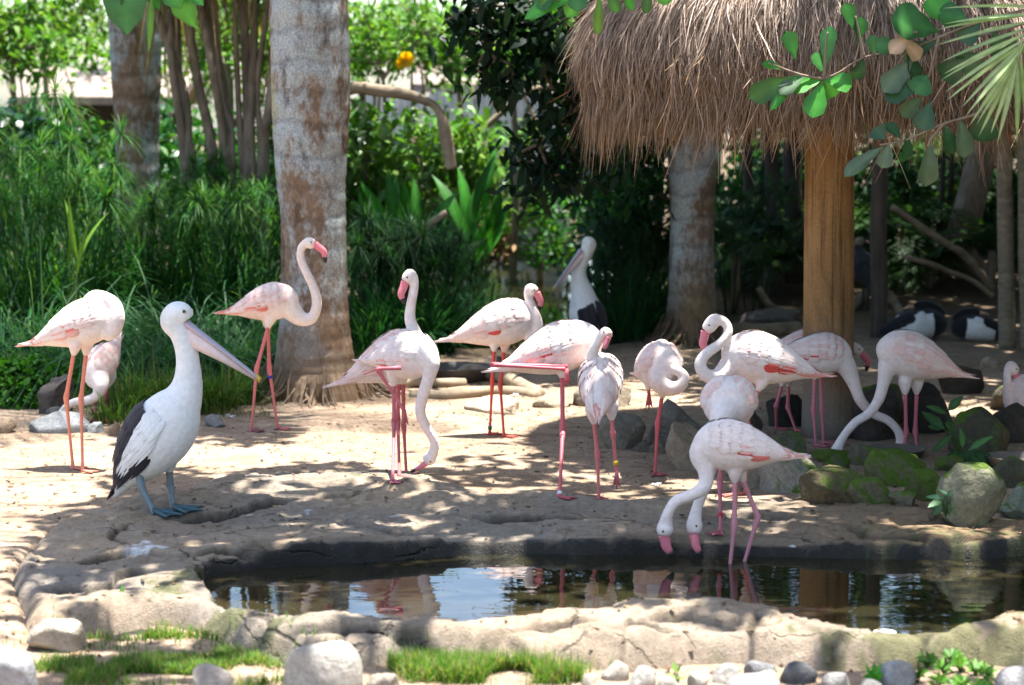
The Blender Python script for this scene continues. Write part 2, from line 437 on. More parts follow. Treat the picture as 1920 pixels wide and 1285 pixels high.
def spot(px, py, rx_, ry_, z=0.05):
    g = G(px, py, z); return np.exp(-(((V[:, 0] - g.x) / rx_) ** 2 + ((V[:, 1] - g.y) / ry_) ** 2))
moss = sum(spot(*s) for s in ((320, 1080, 0.12, 0.22), (310, 1100, 0.1, 0.1), (400, 1140, 0.2, 0.1), (470, 1165, 0.25, 0.08), (650, 905, 0.12, 0.05),
                             (1040, 1155, 0.2, 0.04), (1890, 1175, 0.5, 0.2), (1850, 1010, 0.4, 0.2), (760, 1215, 0.25, 0.1), (1780, 1200, 0.4, 0.15)))
n3 = fbm(P3, 24, 4, 57)[used]; moss = 0.8 * sstep(0.28, 0.62, moss * 0.62 + 0.55 * n2 + 0.5 * n3)
moss = moss * (sum(spot(px_, py_, rx_ * 1.6, ry_ * 1.6) for px_, py_, rx_, ry_ in ((320, 1085, .14, .24), (430, 1150, .3, .12), (1890, 1175, .5, .2), (1850, 1010, .4, .2), (760, 1215, .25, .1), (1780, 1200, .4, .15), (650, 905, .12, .05))) * 2.2).clip(0, 1)
c = c * (1 - moss[:, None]) + np.array([0.10, 0.105, 0.04]) * moss[:, None]
drop = sum(spot(*s) for s in ((262, 1030, 0.09, 0.10), (300, 1040, 0.14, 0.05), (495, 965, 0.08, 0.05), (560, 887, 0.07, 0.04), (468, 950, 0.03, 0.03),
                             (740, 960, 0.09, 0.08), (780, 975, 0.06, 0.04), (860, 995, 0.12, 0.04), (580, 950, 0.05, 0.04), (1488, 1024, 0.04, 0.02)))
drop = 0.7 * sstep(0.42, 0.95, drop * (0.55 + 1.0 * fbm(P3, 9, 4, 55)[used] + 0.9 * fbm(P3, 34, 3, 56)[used]))
c = c * (1 - drop[:, None]) + np.array([0.78, 0.78, 0.78]) * drop[:, None]
c = c * (1 - 0.86 * cr[:, None] * (1 - drop[:, None]))               # darker along the cracks
def rim_build(nt, b, out):
    cc = vcol(nt); v = noise_fac(nt, 38, 6, 0.7); w = noise_fac(nt, 160, 3, 0.6)
    c_ = mix(nt, 0.6, cc, ramp(nt, v, [(0.3, (0.55, 0.52, 0.5)), (0.68, (1.25, 1.24, 1.2))]), 'MULTIPLY')
    nt.links.new(c_, b.inputs['Base Color'])
    bw = nt.nodes.new('ShaderNodeRGBToBW'); nt.links.new(cc, bw.inputs[0])
    mr = N(nt, 'ShaderNodeMapRange', **{'From Min': 0.03, 'From Max': 0.14, 'To Min': 0.22, 'To Max': 0.88}); nt.links.new(bw.outputs[0], mr.inputs[0])
    nt.links.new(mr.outputs[0], b.inputs['Roughness']); b.inputs['Specular IOR Level'].default_value = 0.3
    # crisp hairline cracks and pits
    tc = nt.nodes.new('ShaderNodeTexCoord'); mp = nt.nodes.new('ShaderNodeMapping'); mp.inputs['Scale'].default_value = (1.0, 1.5, 1.0); nt.links.new(tc.outputs['Object'], mp.inputs[0])
    dn = N(nt, 'ShaderNodeTexNoise', Scale=3.0, Detail=5.0, Roughness=0.65); nt.links.new(tc.outputs['Object'], dn.inputs['Vector'])
    ml = nt.nodes.new('ShaderNodeVectorMath'); ml.operation = 'MULTIPLY_ADD'; nt.links.new(dn.outputs['Color'], ml.inputs[0]); ml.inputs[1].default_value = (0.34, 0.34, 0.0); nt.links.new(mp.outputs[0], ml.inputs[2])
    vo = N(nt, 'ShaderNodeTexVoronoi', Scale=1.7); vo.feature = 'DISTANCE_TO_EDGE'; nt.links.new(ml.outputs[0], vo.inputs['Vector'])
    mk = ramp(nt, noise_fac(nt, 1.7, 3, 0.5), [(0.52, (0, 0, 0)), (0.62, (1, 1, 1))])
    ck = mix(nt, 1.0, ramp(nt, vo.outputs[0], [(0.004, (1, 1, 1)), (0.016, (0, 0, 0))]), mk, 'MULTIPLY')
    pit = ramp(nt, noise_fac(nt, 55, 3, 0.6), [(0.26, (1, 1, 1)), (0.34, (0, 0, 0))])
    ck = mix(nt, 1.0, ck, mix(nt, 0.5, (0, 0, 0), pit), 'ADD')
    c2 = mix(nt, mix(nt, 0.7, (0, 0, 0), ck), c_, (0.045, 0.036, 0.028)); nt.links.new(c2, b.inputs['Base Color'])
    sb = N(nt, 'ShaderNodeMath', _operation='MULTIPLY_ADD'); nt.links.new(ck, sb.inputs[0]); sb.inputs[1].default_value = -2.5; nt.links.new(w, sb.inputs[2]); w = sb.outputs[0]
    add = N(nt, 'ShaderNodeMath', _operation='ADD'); nt.links.new(v, add.inputs[0]); nt.links.new(w, add.inputs[1])
    bump(nt, b, add.outputs[0], 0.8, 0.011)
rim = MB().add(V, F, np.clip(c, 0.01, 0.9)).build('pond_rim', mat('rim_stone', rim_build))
tag(rim, 'sculpted tan stone rim with cracks round the front pond', kind='structure')
RIM_Z = (rx, ry, z.reshape(RX.shape), keep)
def surf(x, y):
    """top of sand or rim"""
    i, j = int((x - rx[0]) / st), int((y - ry[0]) / st); g = float(gz(x, y)[0])
    if 0 <= i < len(rx) and 0 <= j < len(ry) and keep[j, i]: return max(g, float(RIM_Z[2][j, i]))
    return g
def on_surf(px, py):
    g = G(px, py, 0.03)
    for _ in range(5): g = G(px, py, surf(g.x, g.y))
    return g

def water_build(nt, b, out):
    v = noise_fac(nt, 1.2, 3); 
    nt.links.new(ramp(nt, v, [(0.3, (0.010, 0.010, 0.006)), (0.7, (0.030, 0.024, 0.009))]), b.inputs['Base Color'])
    b.inputs['Roughness'].default_value = 0.015; b.inputs['IOR'].default_value = 1.45; b.inputs['Specular IOR Level'].default_value = 0.65
    w = noise_fac(nt, 5.5, 2, 0.5, 0.3, stretch=(0.7, 1.6, 1)); bump(nt, b, w, 0.06, 0.018)
M_WATER = mat('water', water_build)
def sheet(name, poly, z_, m):
    bm = bmesh.new(); bm.faces.new([bm.verts.new((p[0], p[1], z_)) for p in poly])
    bmesh.ops.triangulate(bm, faces=bm.faces[:]); me = bpy.data.meshes.new(name); bm.to_mesh(me); bm.free()
    return link(name, me, m)
def grow(poly, d):
    A = np.array(poly); t_ = np.roll(A, -1, 0) - np.roll(A, 1, 0); n_ = unit(np.stack([t_[:, 1], -t_[:, 0]], -1))
    if not inside(np.array([A[0, 0] - n_[0, 0] * .02]), np.array([A[0, 1] - n_[0, 1] * .02]), poly)[0]: n_ = -n_
    return [tuple(p) for p in A + n_ * d]
tag(sheet('water', grow(POND, 0.05), WZ, M_WATER), 'still dark pond water mirroring sky and birds', kind='structure')
tag(sheet('water', grow(BACK_POND, 0.12), -0.035, M_WATER), 'murky back pond water behind the flock', kind='structure')

# ================================================================ birds
M_PLUME = vmat('plumage', 0.78, 0.12, 42, 0.22, 0.55, 0.006, sheen=0.25)
M_FEATH = vmat('feathers', 0.7, 0.15, 90, 0.22, 0.3, 0.002, sheen=0.15)
M_BEAK = vmat('beak', 0.38, 0.45, 60, 0.18, 0.1, 0.001)
M_SKIN = vmat('leg_skin', 0.5, 0.4, 120, 0.3, 0.35, 0.002)
M_EYE = vmat('eye', 0.08, 0.6, 10, 0.0, 0.0)
M_BAND = vmat('leg_band', 0.4, 0.5, 40, 0.1, 0.0)

FLAM = np.array([  # along, top, bottom, half width (length 1)
    (-.52, -.060, -.075, .010), (-.44, -.020, -.100, .040), (-.31, .070, -.145, .105), (-.15, .165, -.200, .165), (0.0, .230, -.240, .200),
    (.15, .262, -.250, .212), (.28, .250, -.225, .195), (.38, .205, -.175, .160), (.46, .120, -.095, .095), (.495, .05, -.03, .04)])
PELI = np.array([
    (-.56, -.05, -.075, .012), (-.47, .02, -.105, .06), (-.34, .11, -.17, .13), (-.17, .19, -.235, .20), (0.0, .235, -.275, .235),
    (.15, .25, -.275, .235), (.29, .225, -.235, .205), (.40, .175, -.165, .155), (.47, .10, -.09, .09), (.50, .04, -.03, .04)])
GOOS = np.array([
    (-.52, -.02, -.09, .02), (-.40, .06, -.15, .10), (-.2, .17, -.2, .19), (0, .23, -.21, .235), (.2, .24, -.21, .235),
    (.35, .20, -.19, .19), (.46, .11, -.12, .11), (.5, .03, -.05, .04)])

class Body:
    def __init__(self, prof, C, heading, pitch, L, roll=0.0, fat=1.0):
        self.p, self.C, self.L, self.fat = catmull(prof, 4), np.array(C, float), L, fat
        h, q, r = R(heading), R(pitch), R(roll)
        self.f = np.array((math.cos(h) * math.cos(q), math.sin(h) * math.cos(q), math.sin(q)))
        rt = np.array((math.sin(h), -math.cos(h), 0.0)); u = np.cross(rt, self.f)
        self.r = rt * math.cos(r) + u * math.sin(r); self.u = np.cross(self.r, self.f)
    def vals(self, a):
        p = self.p; lo = p[0]; out = [np.interp(a, p[:, 0], p[:, k]) for k in (1, 2, 3)]
        return out
    def S(self, a, th, side, off=0.0):
        """surface point at a along the body, th from the back round to the belly"""
        a = np.asarray(a, float); t, b, w = self.vals(a); c, h = (t + b) / 2, (t - b) / 2
        h = np.maximum(h, .012); w = np.maximum(w * self.fat, .012)
        off = off / self.L
        cs, sn = np.cos(th), np.sin(th)
        return self.C + self.L * (a[..., None] * self.f + (c + (h + off) * cs)[..., None] * self.u + (side * (w + off) * sn)[..., None] * self.r)
    def rings(self, mb, n=22):
        a = np.linspace(0, 2 * np.pi, n, endpoint=False); V = []
        for (x, t, b, w) in self.p:
            c, h = (t + b) / 2, (t - b) / 2
            V.append(self.C + self.L * (x * self.f + (c + h * np.cos(a))[:, None] * self.u + (w * self.fat * np.sin(a))[:, None] * self.r))
        k = len(V); V = np.concatenate(V + [V[0].mean(0)[None], V[-1].mean(0)[None]])
        i = np.arange(k - 1)[:, None] * n; j = np.arange(n)[None]
        F = np.stack([i + j, i + (j + 1) % n, i + n + (j + 1) % n, i + n + j], -1).reshape(-1, 4)
        jj = np.arange(n); e = np.full(n, -10 ** 9)
        F = np.concatenate([F, np.stack([(jj + 1) % n, jj, np.full(n, k * n), e], -1),
                            np.stack([(k - 1) * n + jj, (k - 1) * n + (jj + 1) % n, np.full(n, k * n + 1), e], -1)])
        mb.add(V, F)
    def loc(self, V):
        D = (V - self.C) / self.L; return D @ self.f, D @ self.r, D @ self.u

WPROF = np.array([.45, .85, 1.0, 1.0, .82, .45, .05])
def feathers(mb, B, side, rows):
    """rows: (along, th0, th1, count, length, half width, lift, colour function(u,th))"""
    K = len(WPROF); q = np.linspace(0, 1, K)
    for (a0, t0, t1, n, ln, hw, lift, colf) in rows:
        for i in range(n):
            th = R(t0 + (t1 - t0) * (i + 0.5) / n + random.uniform(-2, 2)); a = a0 + random.uniform(-.012, .012)
            l = ln * random.uniform(.88, 1.12)
            aa = a - l * q; tt = np.full(K, th) + q * l * (0.35 if th < 1.2 else 0.0)
            off = .0025 + lift * .42 + 0.0045 * q * q + 0.0012 * (i % 2) - .011 * np.clip(1 - q * 3.2, 0, 1)
            P = B.S(aa, tt, side, off)
            over = np.minimum(aa + .52, 0)                       # past the tail tip: run on straight
            P = P + B.L * over[:, None] * (B.f - 0.12 * B.u) - B.L * over[:, None] * 0
            Wd = unit(B.S(aa, tt + .02, side, off) - B.S(aa, tt, side, off))
            Nn = unit(np.cross(np.gradient(P, axis=0), Wd))
            cen = B.C + B.L * aa[:, None] * B.f; Nn = Nn * np.sign(np.sum(Nn * (P - cen), 1, keepdims=True) + 1e-9)
            W = Wd * (hw * WPROF)[:, None] * B.L
            c0 = np.array(colf(a, math.degrees(th), i / max(n - 1, 1)))
            cl = c0[None] * (.93 + 0.09 * sstep(0, .7, q)[:, None] + random.uniform(-.05, .03))
            V, F, C = strips(P[None], W[None], cl[None], fold=(-Nn * (hw * .26 * WPROF)[:, None] * B.L)[None])
            mb.add(V, F, np.clip(C, 0.01, 0.92))

def sect(P0, P1, P2, n=9):
    """a smooth path through three points that bends at the middle one"""
    return catmull([P0, P0 * .45 + P1 * .55, P1, P1 * .4 + P2 * .6, P2], n // 4 + 1)

def webbed_foot(mb, p, heading, size, col, hang=False):
    h = R(heading); f = np.array((math.cos(h), math.sin(h), 0)); s = np.array((-f[1], f[0], 0)); u = np.array((0, 0, 1.0))
    if hang: f, u = np.array((0.1 * math.cos(h), 0.1 * math.sin(h), -1.0)), np.array((math.cos(h), math.sin(h), 0.1))
    p = np.array(p, float); sp = 0.22 if hang else 0.62
    tips = [p + size * (f * math.cos(a) + s * math.sin(a)) * (1.0 if a == 0 else .9) + u * .004 for a in (-sp, 0, sp)]
    top = p + u * size * .12
    for t in tips:
        V, F = tube([top, p + (t - p) * .35 + u * size * .07, p + (t - p) * .75 + u * size * .04, t + u * .003], np.array([.1, .075, .06, .04]) * size, 7)
        mb.add(V, F, np.array(col) * .92)
        V, F = tube([t + u * .004, t + (t - p) * .1 + u * .001], [.03 * size, .008 * size], 5); mb.add(V, F, np.array(col) * .45)
    V, F = tube([p, p - f * size * .28 + u * .004], [.05 * size, .025 * size], 6); mb.add(V, F, np.array(col) * .85)
    e = .008 * size + .0012
    for a, b_ in ((tips[0], tips[1]), (tips[1], tips[2])):
        m = (a + b_) / 2 - (a + b_ - 2 * p) * .1
        lo = np.array([p, a, m, b_]) + u * .003; V = np.concatenate([lo + u * e, lo - u * e * .3])
        mb.add(V, [(0, 1, 2, 3), (4, 7, 6, 5), (0, 4, 5, 1), (1, 5, 6, 2), (2, 6, 7, 3), (3, 7, 4, 0)], np.array(col) * .8)

def leg_part(t, pts, col, r0=.0115, foot=None, size=.085, heading=0, hang=False, foot_col=None, band=None, name='leg', knob=1.6, bulge=None):
    """hip, ankle joint, foot; one tube with a swollen joint, the webbed foot a sub-part"""
    P = [np.array(p, float) for p in pts]
    path, rad = [], []
    for i in range(len(P) - 1):
        a, b_ = P[i], P[i + 1]
        q = [0, .3, .6, .86, .95] if i < len(P) - 2 else [0, .06, .16, .5, .85, .97]
        for x in q:
            path.append(a + (b_ - a) * x)
            k = 1.25 - .3 * x if i == 0 else .84
            if i == 0 and x >= .86: k = {.86: 1.2, .95: knob}[x]
            if i > 0 and x <= .16: k = {0: knob, .06: knob * .92, .16: 1.05}[x]
            if i > 0 and x == .97: k = 1.15
            rad.append(r0 * k)
    path.append(P[-1]); rad.append(r0 * 1.2)
    V, F = tube(path, rad, 10, hint=(0, 1, 0.2)); mb = MB(); mb.add(V, F, col)
    lo = mb.build(name, M_SKIN, t)
    if foot is not False:
        fb = MB(); webbed_foot(fb, P[-1], heading, size, foot_col or np.array(col) * .9, hang); fb.build('foot', M_SKIN, lo)
    if band:
        bc, fr = band; a, b_ = P[-2], P[-1]; c = a + (b_ - a) * fr; d = unit(b_ - a) * .011
        V, F = tube([c - d, c - d * .9, c + d * .9, c + d], [r0 * .9, r0 * 1.3, r0 * 1.3, r0 * .9], 12); bb = MB(); bb.add(V, F, bc); bb.build('leg_band', M_BAND, lo)
    return lo

WHITE, BLUSH, RED, CORAL = (.785, .675, .62), (.75, .45, .385), (.62, .075, .06), (.72, .30, .24)
def flamingo(label, Y, body, neck, beak, legs, legc=(.62, .17, .15), pale=0.0, red=.6, headsize=1.0, bends=None, thick=1.0, seed=0, group='flamingos gathered by the pond', neck_r=None):
    random.seed(100 + seed)
    cx, cy, hd, pt, scl = body[:5]; dy = body[5] if len(body) > 5 else 0; fat = body[6] if len(body) > 6 else 1.0
    P = lambda q: np.array(at(q[0], q[1], Y + (q[2] if len(q) > 2 else 0)))
    B = Body(FLAM, P((cx, cy, dy)), hd, pt, .5 * scl, fat=fat)
    foot = P(legs[0]['p'][-1]); t = thing('flamingo', label, 'flamingo', (foot[0], foot[1], 0), group)
    mb = MB(); B.rings(mb)
    # neck and head: one tube from inside the chest to the base of the beak
    path = [B.C + B.f * B.L * .30 + B.u * B.L * .02] + [P(q) for q in neck]
    n = len(path); rr = np.interp(np.linspace(0, 1, n), [0, .12, .3, .6, 1], [.085, .062, .036, .027, .0235]) * thick
    if neck_r: rr[1:1 + len(neck_r)] = neck_r
    bk = [P(q) for q in beak]; hdir = unit(bk[0] - path[-1])
    path = np.array(path); hs = headsize
    ext = [path[-1] + (bk[0] - path[-1]) * .45, bk[0]]
    pr = np.concatenate([np.concatenate([path, np.array(ext)]), np.concatenate([rr, [.036 * hs, .027 * hs]])[:, None]], 1)
    pr[n - 1, 3] = max(pr[n - 1, 3], .029 * hs)
    sm = catmull(pr, 6); V, F = tube(sm[:, :3], np.maximum(sm[:, 3], .008), 14); mb.add(V, F)
    for lg in legs:                                            # feathered thighs
        h, k = P(lg['p'][0]), P(lg['p'][1]); d = unit(k - h)
        if lg.get('thigh', True):
            V, F = tube([h - d * .075, h - d * .06, h - d * .02, h + d * .02, h + d * .06], [.012, .034, .042, .031, .012], 12); mb.add(V, F)
    V, F = remesh(mb, .0075, 4)
    a, r_, u_ = B.loc(V)
    nz = fbm(V, 14, 3, seed); c = np.array(WHITE) * (1 + .03 * nz)[:, None]
    inb = (np.abs(a) < .55) & (np.abs(r_) < .3) & (np.abs(u_) < .3)
    bl = sstep(.0, -.25, u_) * .0 + sstep(-.1, .35, fbm(V, 5, 3, seed + 5)) * .55
    c = c + (np.array(BLUSH) - np.array(WHITE)) * (bl * (1 - pale))[:, None]
    cheek = np.exp(-(np.linalg.norm(V - bk[0], axis=1) / .026) ** 2); c = c * (1 - .55 * cheek[:, None]) + np.array((.72, .36, .30)) * .55 * cheek[:, None]
    MB().add(V, F, np.clip(c, .02, .9)).build('body', M_PLUME, t)
    # wings: layered feathers on both flanks
    def white(a_, th, k): return np.array(WHITE) * (1 - .0 * k) + (np.array(BLUSH) - np.array(WHITE)) * random.random() * (1 - pale)
    def covert(a_, th, k):
        if red > 0 and th > 80 and random.random() < red * .85: return (np.array(RED) if random.random() < .45 else np.array((.68, .19, .15))) * random.uniform(.85, 1.2) if random.random() < .65 else np.array((.76, .42, .36))
        return white(a_, th, k)
    def lower(a_, th, k):
        return np.array(CORAL) if random.random() < red * .5 else white(a_, th, k)
    for side in (-1, 1):
        w = MB()
        feathers(w, B, side, [
            (-.16, 62, 102, 6, .40, .040, .004, lower), (-.08, 30, 96, 9, .34, .042, .006, white), (-.02, 84, 112, 5, .22, .035, .007, covert),
            (.02, 18, 92, 11, .26, .042, .009, white), (.10, 70, 108, 6, .17, .036, .010, covert), (.12, 12, 90, 12, .20, .040, .012, white),
            (.21, 12, 96, 13, .16, .036, .014, white), (.29, 14, 98, 13, .14, .034, .015, white), (.37, 22, 92, 9, .12, .032, .0155, white)])
        w.build('wing', M_FEATH, t)
    tl = MB()
    feathers(tl, B, 1, [(-.30, -40, 40, 5, .26, .028, .002, lower), (-.34, 120, 240, 6, .16, .03, .002, white)])
    tl.build('tail', M_FEATH, t)
    # beak: pink, bent in the middle, black tip
    pth = sect(bk[0], bk[1], bk[2], 12); m = len(pth); q = np.linspace(0, 1, m)
    hgt = np.interp(q, [0, .25, .5, .75, 1], [.024, .0215, .020, .014, .004]) * hs; wid = np.interp(q, [0, .5, 1], [.017, .0135, .004]) * hs
    nrm = np.cross(bk[1] - bk[0], bk[2] - bk[1]); nrm = nrm if np.linalg.norm(nrm) > 1e-6 else np.array((0, 1, 0))
    cut = int(m * .70)
    V, F = tube(pth[:cut + 1], wid[:cut + 1], 12, hgt[:cut + 1], hint=nrm); pk = MB(); pk.add(V, F, (.72, .20, .24)); bo = pk.build('beak', M_BEAK, t)
    V, F = tube(pth[cut:], wid[cut:] * 1.02, 12, hgt[cut:] * 1.02, hint=nrm); pk = MB(); pk.add(V, F, (.018, .016, .018)); pk.build('beak_tip', M_BEAK, bo)
    hc = path[-1] + (bk[0] - path[-1]) * .55; nn = unit(nrm); upv = unit(np.cross(nn, hdir))
    upv = upv if np.dot(upv, bk[2] - bk[1]) < 0 else -upv
    for s in (-1, 1):
        e = MB(); V, F = ball(hc + nn * s * .030 * hs + upv * .010, .0058 * hs, 10, 6); e.add(V, F, (.42, .28, .05))
        V, F = ball(hc + nn * s * .0325 * hs + upv * .010, .0046 * hs, 8, 6); e.add(V, F, (.01, .01, .01)); e.build('eye', M_EYE, t)
    for lg in legs:
        hip = P(lg['p'][0]); k = P(lg['p'][1])
        leg_part(t, [P(q) for q in lg['p']], np.array(lg.get('c', legc)), heading=lg.get('h', hd), hang=lg.get('hang', False), foot=lg.get('foot', True),
                 band=lg.get('band'), foot_col=lg.get('fc'), r0=lg.get('r', .0098))
    return t

def D(y): return 8000.0 / (y - 200.0)            # distance of a ground point seen at row y
def snap(px, py, Y):
    """foot on the ground straight below/above the drawn point, at about Y"""
    p = at(px, py, Y); return (px, py, on_surf(px, py).y - Y)
def L_(p, Y, **k):
    p = list(p)
    if not k.get('hang') and not k.get('free'): p[-1] = snap(p[-1][0], p[-1][1], Y)
    d = dict(p=p); d.update(k); d.pop('free', None); return d
PINK, SALMON, ROSE, MAUVE = (.60, .16, .16), (.72, .24, .15), (.55, .11, .12), (.58, .24, .27)

Y = D(884)
flamingo('white flamingo asleep on two long salmon legs left of the front pelican', Y, (138, 612, 0, 15, 1.0),
         [(205, 622, -.02), (217, 598, -.03), (214, 573, -.02), (197, 560, 0), (180, 555, .03)], [(160, 566, .05), (150, 574, .05), (146, 582, .05)],
         [L_([(141, 648, -.04), (124, 746, -.03), (137, 880, -.03)], Y, h=-5), L_([(163, 648, .03), (152, 748, .02), (155, 886, .03)], Y, h=0)], SALMON, pale=.5, seed=1, thick=1.0, neck_r=[.055, .05, .042, .038, .034])
Y = D(788)
flamingo('pale flamingo bowing its neck behind the sleeping one at far left', Y, (196, 676, -105, -34, .98, 0, .82),
         [(188, 722, -.2), (182, 742, -.21), (164, 751, -.2), (142, 754, -.18), (126, 762, -.16), (118, 774, -.15)], [(114, 786, -.15), (111, 796, -.15), (114, 803, -.15)],
         [L_([(177, 712, 0), (178, 752, 0), (180, 790, 0)], Y, h=-110), L_([(205, 712, .03), (196, 755, .02), (200, 792, .03)], Y, h=-100)], ROSE, seed=2, red=.0)
Y = D(812)
flamingo('flamingo standing tall before the thick trunk, blue band on one leg', Y, (492, 569, 0, 7, .9),
         [(548, 584), (566, 598), (585, 596), (594, 572), (589, 542), (575, 512), (564, 486), (565, 466), (576, 455)], [(590, 458), (607, 472), (611, 494)],
         [L_([(507, 598, -.03), (481, 692, -.05), (471, 810, -.05)], Y, h=-10, fc=(.2, .06, .07)), L_([(502, 602, .03), (505, 692, .05), (521, 806, .04)], Y, h=5, band=((.02, .03, .35), .13))], PINK, pale=.2, red=.75, seed=3)
Y = D(906)
flamingo('white flamingo feeding with its beak on the sand, one leg folded', Y, (752, 668, -38, 3, .98),
         [(797, 664, -.12), (809, 680, -.15), (804, 708, -.15), (793, 742, -.14), (788, 772, -.13), (797, 797, -.12), (811, 820, -.11), (815, 838, -.1), (810, 854, -.09)],
         [(800, 868, -.08), (787, 877, -.08), (769, 886, -.08)],
         [L_([(738, 705, 0), (739, 792, 0), (736, 904, 0)], Y, h=-60), L_([(752, 690, -.16), (707, 692, -.17), (757, 769, -.16)], Y, hang=True, h=-60, thigh=False)], (.52, .13, .16), pale=.75, red=.5, seed=4)
Y = D(892)
flamingo('flamingo with its neck straight up behind the feeding one', Y, (722, 676, 8, 18, 1.06, .05),
         [(786, 650, .1), (778, 625, .12), (769, 600, .12), (770, 575, .12), (775, 548, .12), (777, 526, .12), (770, 514, .12)], [(760, 529, .11), (752, 552, .1), (758, 570, .1)],
         [L_([(747, 702, .05), (746, 790, .04), (749, 896, .02)], Y, h=-20), L_([(756, 702, .1), (757, 800, .08), (762, 892, .08)], Y, h=-10)], (.52, .11, .12), red=.5, seed=5)
Y = D(819)
flamingo('flamingo on red legs with green band, curled neck, midway on sand', Y, (924, 610, 0, 11, 1.1),
         [(983, 612), (998, 632, -.03), (1009, 622, -.04), (1008, 600, -.04), (998, 575, -.03), (990, 553, -.02), (993, 541, -.02)], [(1006, 549, -.03), (1014, 566, -.03), (1010, 584, -.03)],
         [L_([(927, 642, -.03), (923, 716, -.03), (918, 816, -.03)], Y, h=10, band=((.01, .12, .08), .86)), L_([(947, 644, .03), (938, 722, .03), (945, 820, .03)], Y, h=-5)], (.66, .075, .045), pale=.3, seed=6, thick=1.05)
Y = D(935)
flamingo('sleeping flamingo holding one folded leg level beneath its tail', Y, (1025, 659, 2, 13, 1.05, .16),
         [(1104, 668, .14), (1115, 645, .13), (1106, 624, .15), (1086, 614, .18), (1070, 613, .2)], [(1052, 622, .21), (1040, 628, .21), (1034, 634, .21)],
         [L_([(1054, 690, .14), (1055, 806, .06), (1049, 935, .0)], Y, h=-10, band=((.7, .7, .7), .93), r=.0108), L_([(1064, 687, .04), (921, 684, .05), (1060, 692, .02)], Y, hang=True, h=-40, r=.0092, thigh=False)], (.55, .11, .13), pale=.35, seed=7, red=.45, neck_r=[.055, .05, .042, .038, .034])
Y = D(940)
flamingo('flamingo seen from behind with a yellow band on its lifted leg', Y, (1125, 726, 84, 30, .9, 0, 1.12),
         [(1114, 698, .12), (1110, 676, .05), (1114, 655, .03), (1124, 637, .02), (1134, 624, .0)], [(1140, 633, -.02), (1135, 648, -.03), (1128, 660, -.03)],
         [L_([(1112, 775, 0), (1120, 852, .0), (1123, 940, .0)], Y, h=80), L_([(1146, 768, -.05), (1149, 812, -.06), (1156, 884, -.05)], Y, hang=True, h=-90, band=((.75, .5, .02), .78))], PINK, pale=.45, seed=8, red=.35)
Y = D(893)
flamingo('flamingo on one leg with its neck looped beside the angular grey rocks', Y, (1228, 688, -72, 8, 1.0, 0, 1.0),
         [(1238, 716, -.2), (1258, 728, -.23), (1277, 722, -.24), (1282, 706, -.23), (1266, 693, -.22), (1246, 687, -.2), (1236, 670, -.16), (1235, 650, -.1)], [(1246, 646, -.02), (1250, 656, .04), (1248, 666, .06)],
         [L_([(1244, 728, 0), (1233, 794, 0), (1228, 890, 0)], Y, h=-70), L_([(1218, 712, -.05), (1217, 718, -.05), (1216, 737, -.05)], Y, hang=True, h=-80)], (.55, .10, .12), seed=9, red=.0, pale=.2)
Y = D(925)
flamingo('flamingo with an S-shaped neck and drooping pink beak facing left', Y, (1446, 676, 180, 9, 1.06),
         [(1368, 690, -.02), (1345, 708, -.05), (1322, 702, -.07), (1313, 682, -.07), (1326, 662, -.06), (1350, 645, -.05), (1365, 625, -.04), (1360, 606, -.03), (1341, 599, -.03)],
         [(1323, 621, -.03), (1318, 645, -.03), (1330, 665, -.03)],
         [L_([(1404, 720, .05), (1402, 800, .04), (1397, 928, .02)], Y, h=180), L_([(1430, 715, -.04), (1384, 812, -.04), (1376, 930, -.04)], Y, h=190)], (.66, .17, .13), pale=.55, red=.8, seed=10, headsize=1.05)
Y = D(1003)
flamingo('flamingo on the rim facing the camera, red leg band, drinking', Y, (1368, 748, -98, -8, .98, .1, 1.22),
         [(1352, 785, -.16), (1346, 825, -.24), (1336, 868, -.34), (1322, 912, -.46), (1308, 950, -.56), (1303, 972, -.60)], [(1301, 1002, -.63), (1305, 1024, -.64), (1317, 1046, -.64)],
         [L_([(1353, 800, .05), (1350, 905, .02), (1351, 1000, .0)], Y, h=-120, band=((.5, .01, .015), .66)), L_([(1386, 800, .1), (1380, 905, .05), (1378, 1016, .05)], Y, h=-60)], (.50, .14, .17), pale=.05, red=.25, seed=11, headsize=1.05)
Y = 2.02 * 4000 / 865
flamingo('white flamingo wading and drinking, scarlet streaks on its wing', Y, (1394, 838, 180, 3, .9),
         [(1316, 852), (1324, 884, -.02), (1321, 912, -.04), (1296, 929, -.06), (1268, 940, -.07), (1253, 962, -.07), (1248, 982, -.06)], [(1245, 1004, -.06), (1250, 1026, -.06), (1264, 1047, -.06)],
         [L_([(1378, 882, -.02), (1377, 985, -.02), (1362, 1120, -.02)], Y, free=True, foot=False), L_([(1386, 882, .03), (1421, 970, .04), (1376, 1120, .02)], Y, free=True, foot=False)], MAUVE, pale=.85, red=.9, seed=12, headsize=1.08)
Y = D(838)
flamingo('flamingo by the brown post stretching its neck down to the dish', Y, (1522, 662, 0, -5, .96),
         [(1588, 690), (1602, 722), (1614, 752), (1638, 776), (1664, 788), (1682, 806), (1689, 826)], [(1690, 842), (1694, 852), (1702, 856)],
         [L_([(1528, 694, -.03), (1525, 770, -.03), (1530, 838, -.03)], Y, h=-5), L_([(1538, 690, .08), (1541, 770, .08), (1544, 832, .08)], Y, h=0)], (.5, .15, .18), seed=13, pale=.2, red=.5)
Y = D(812)
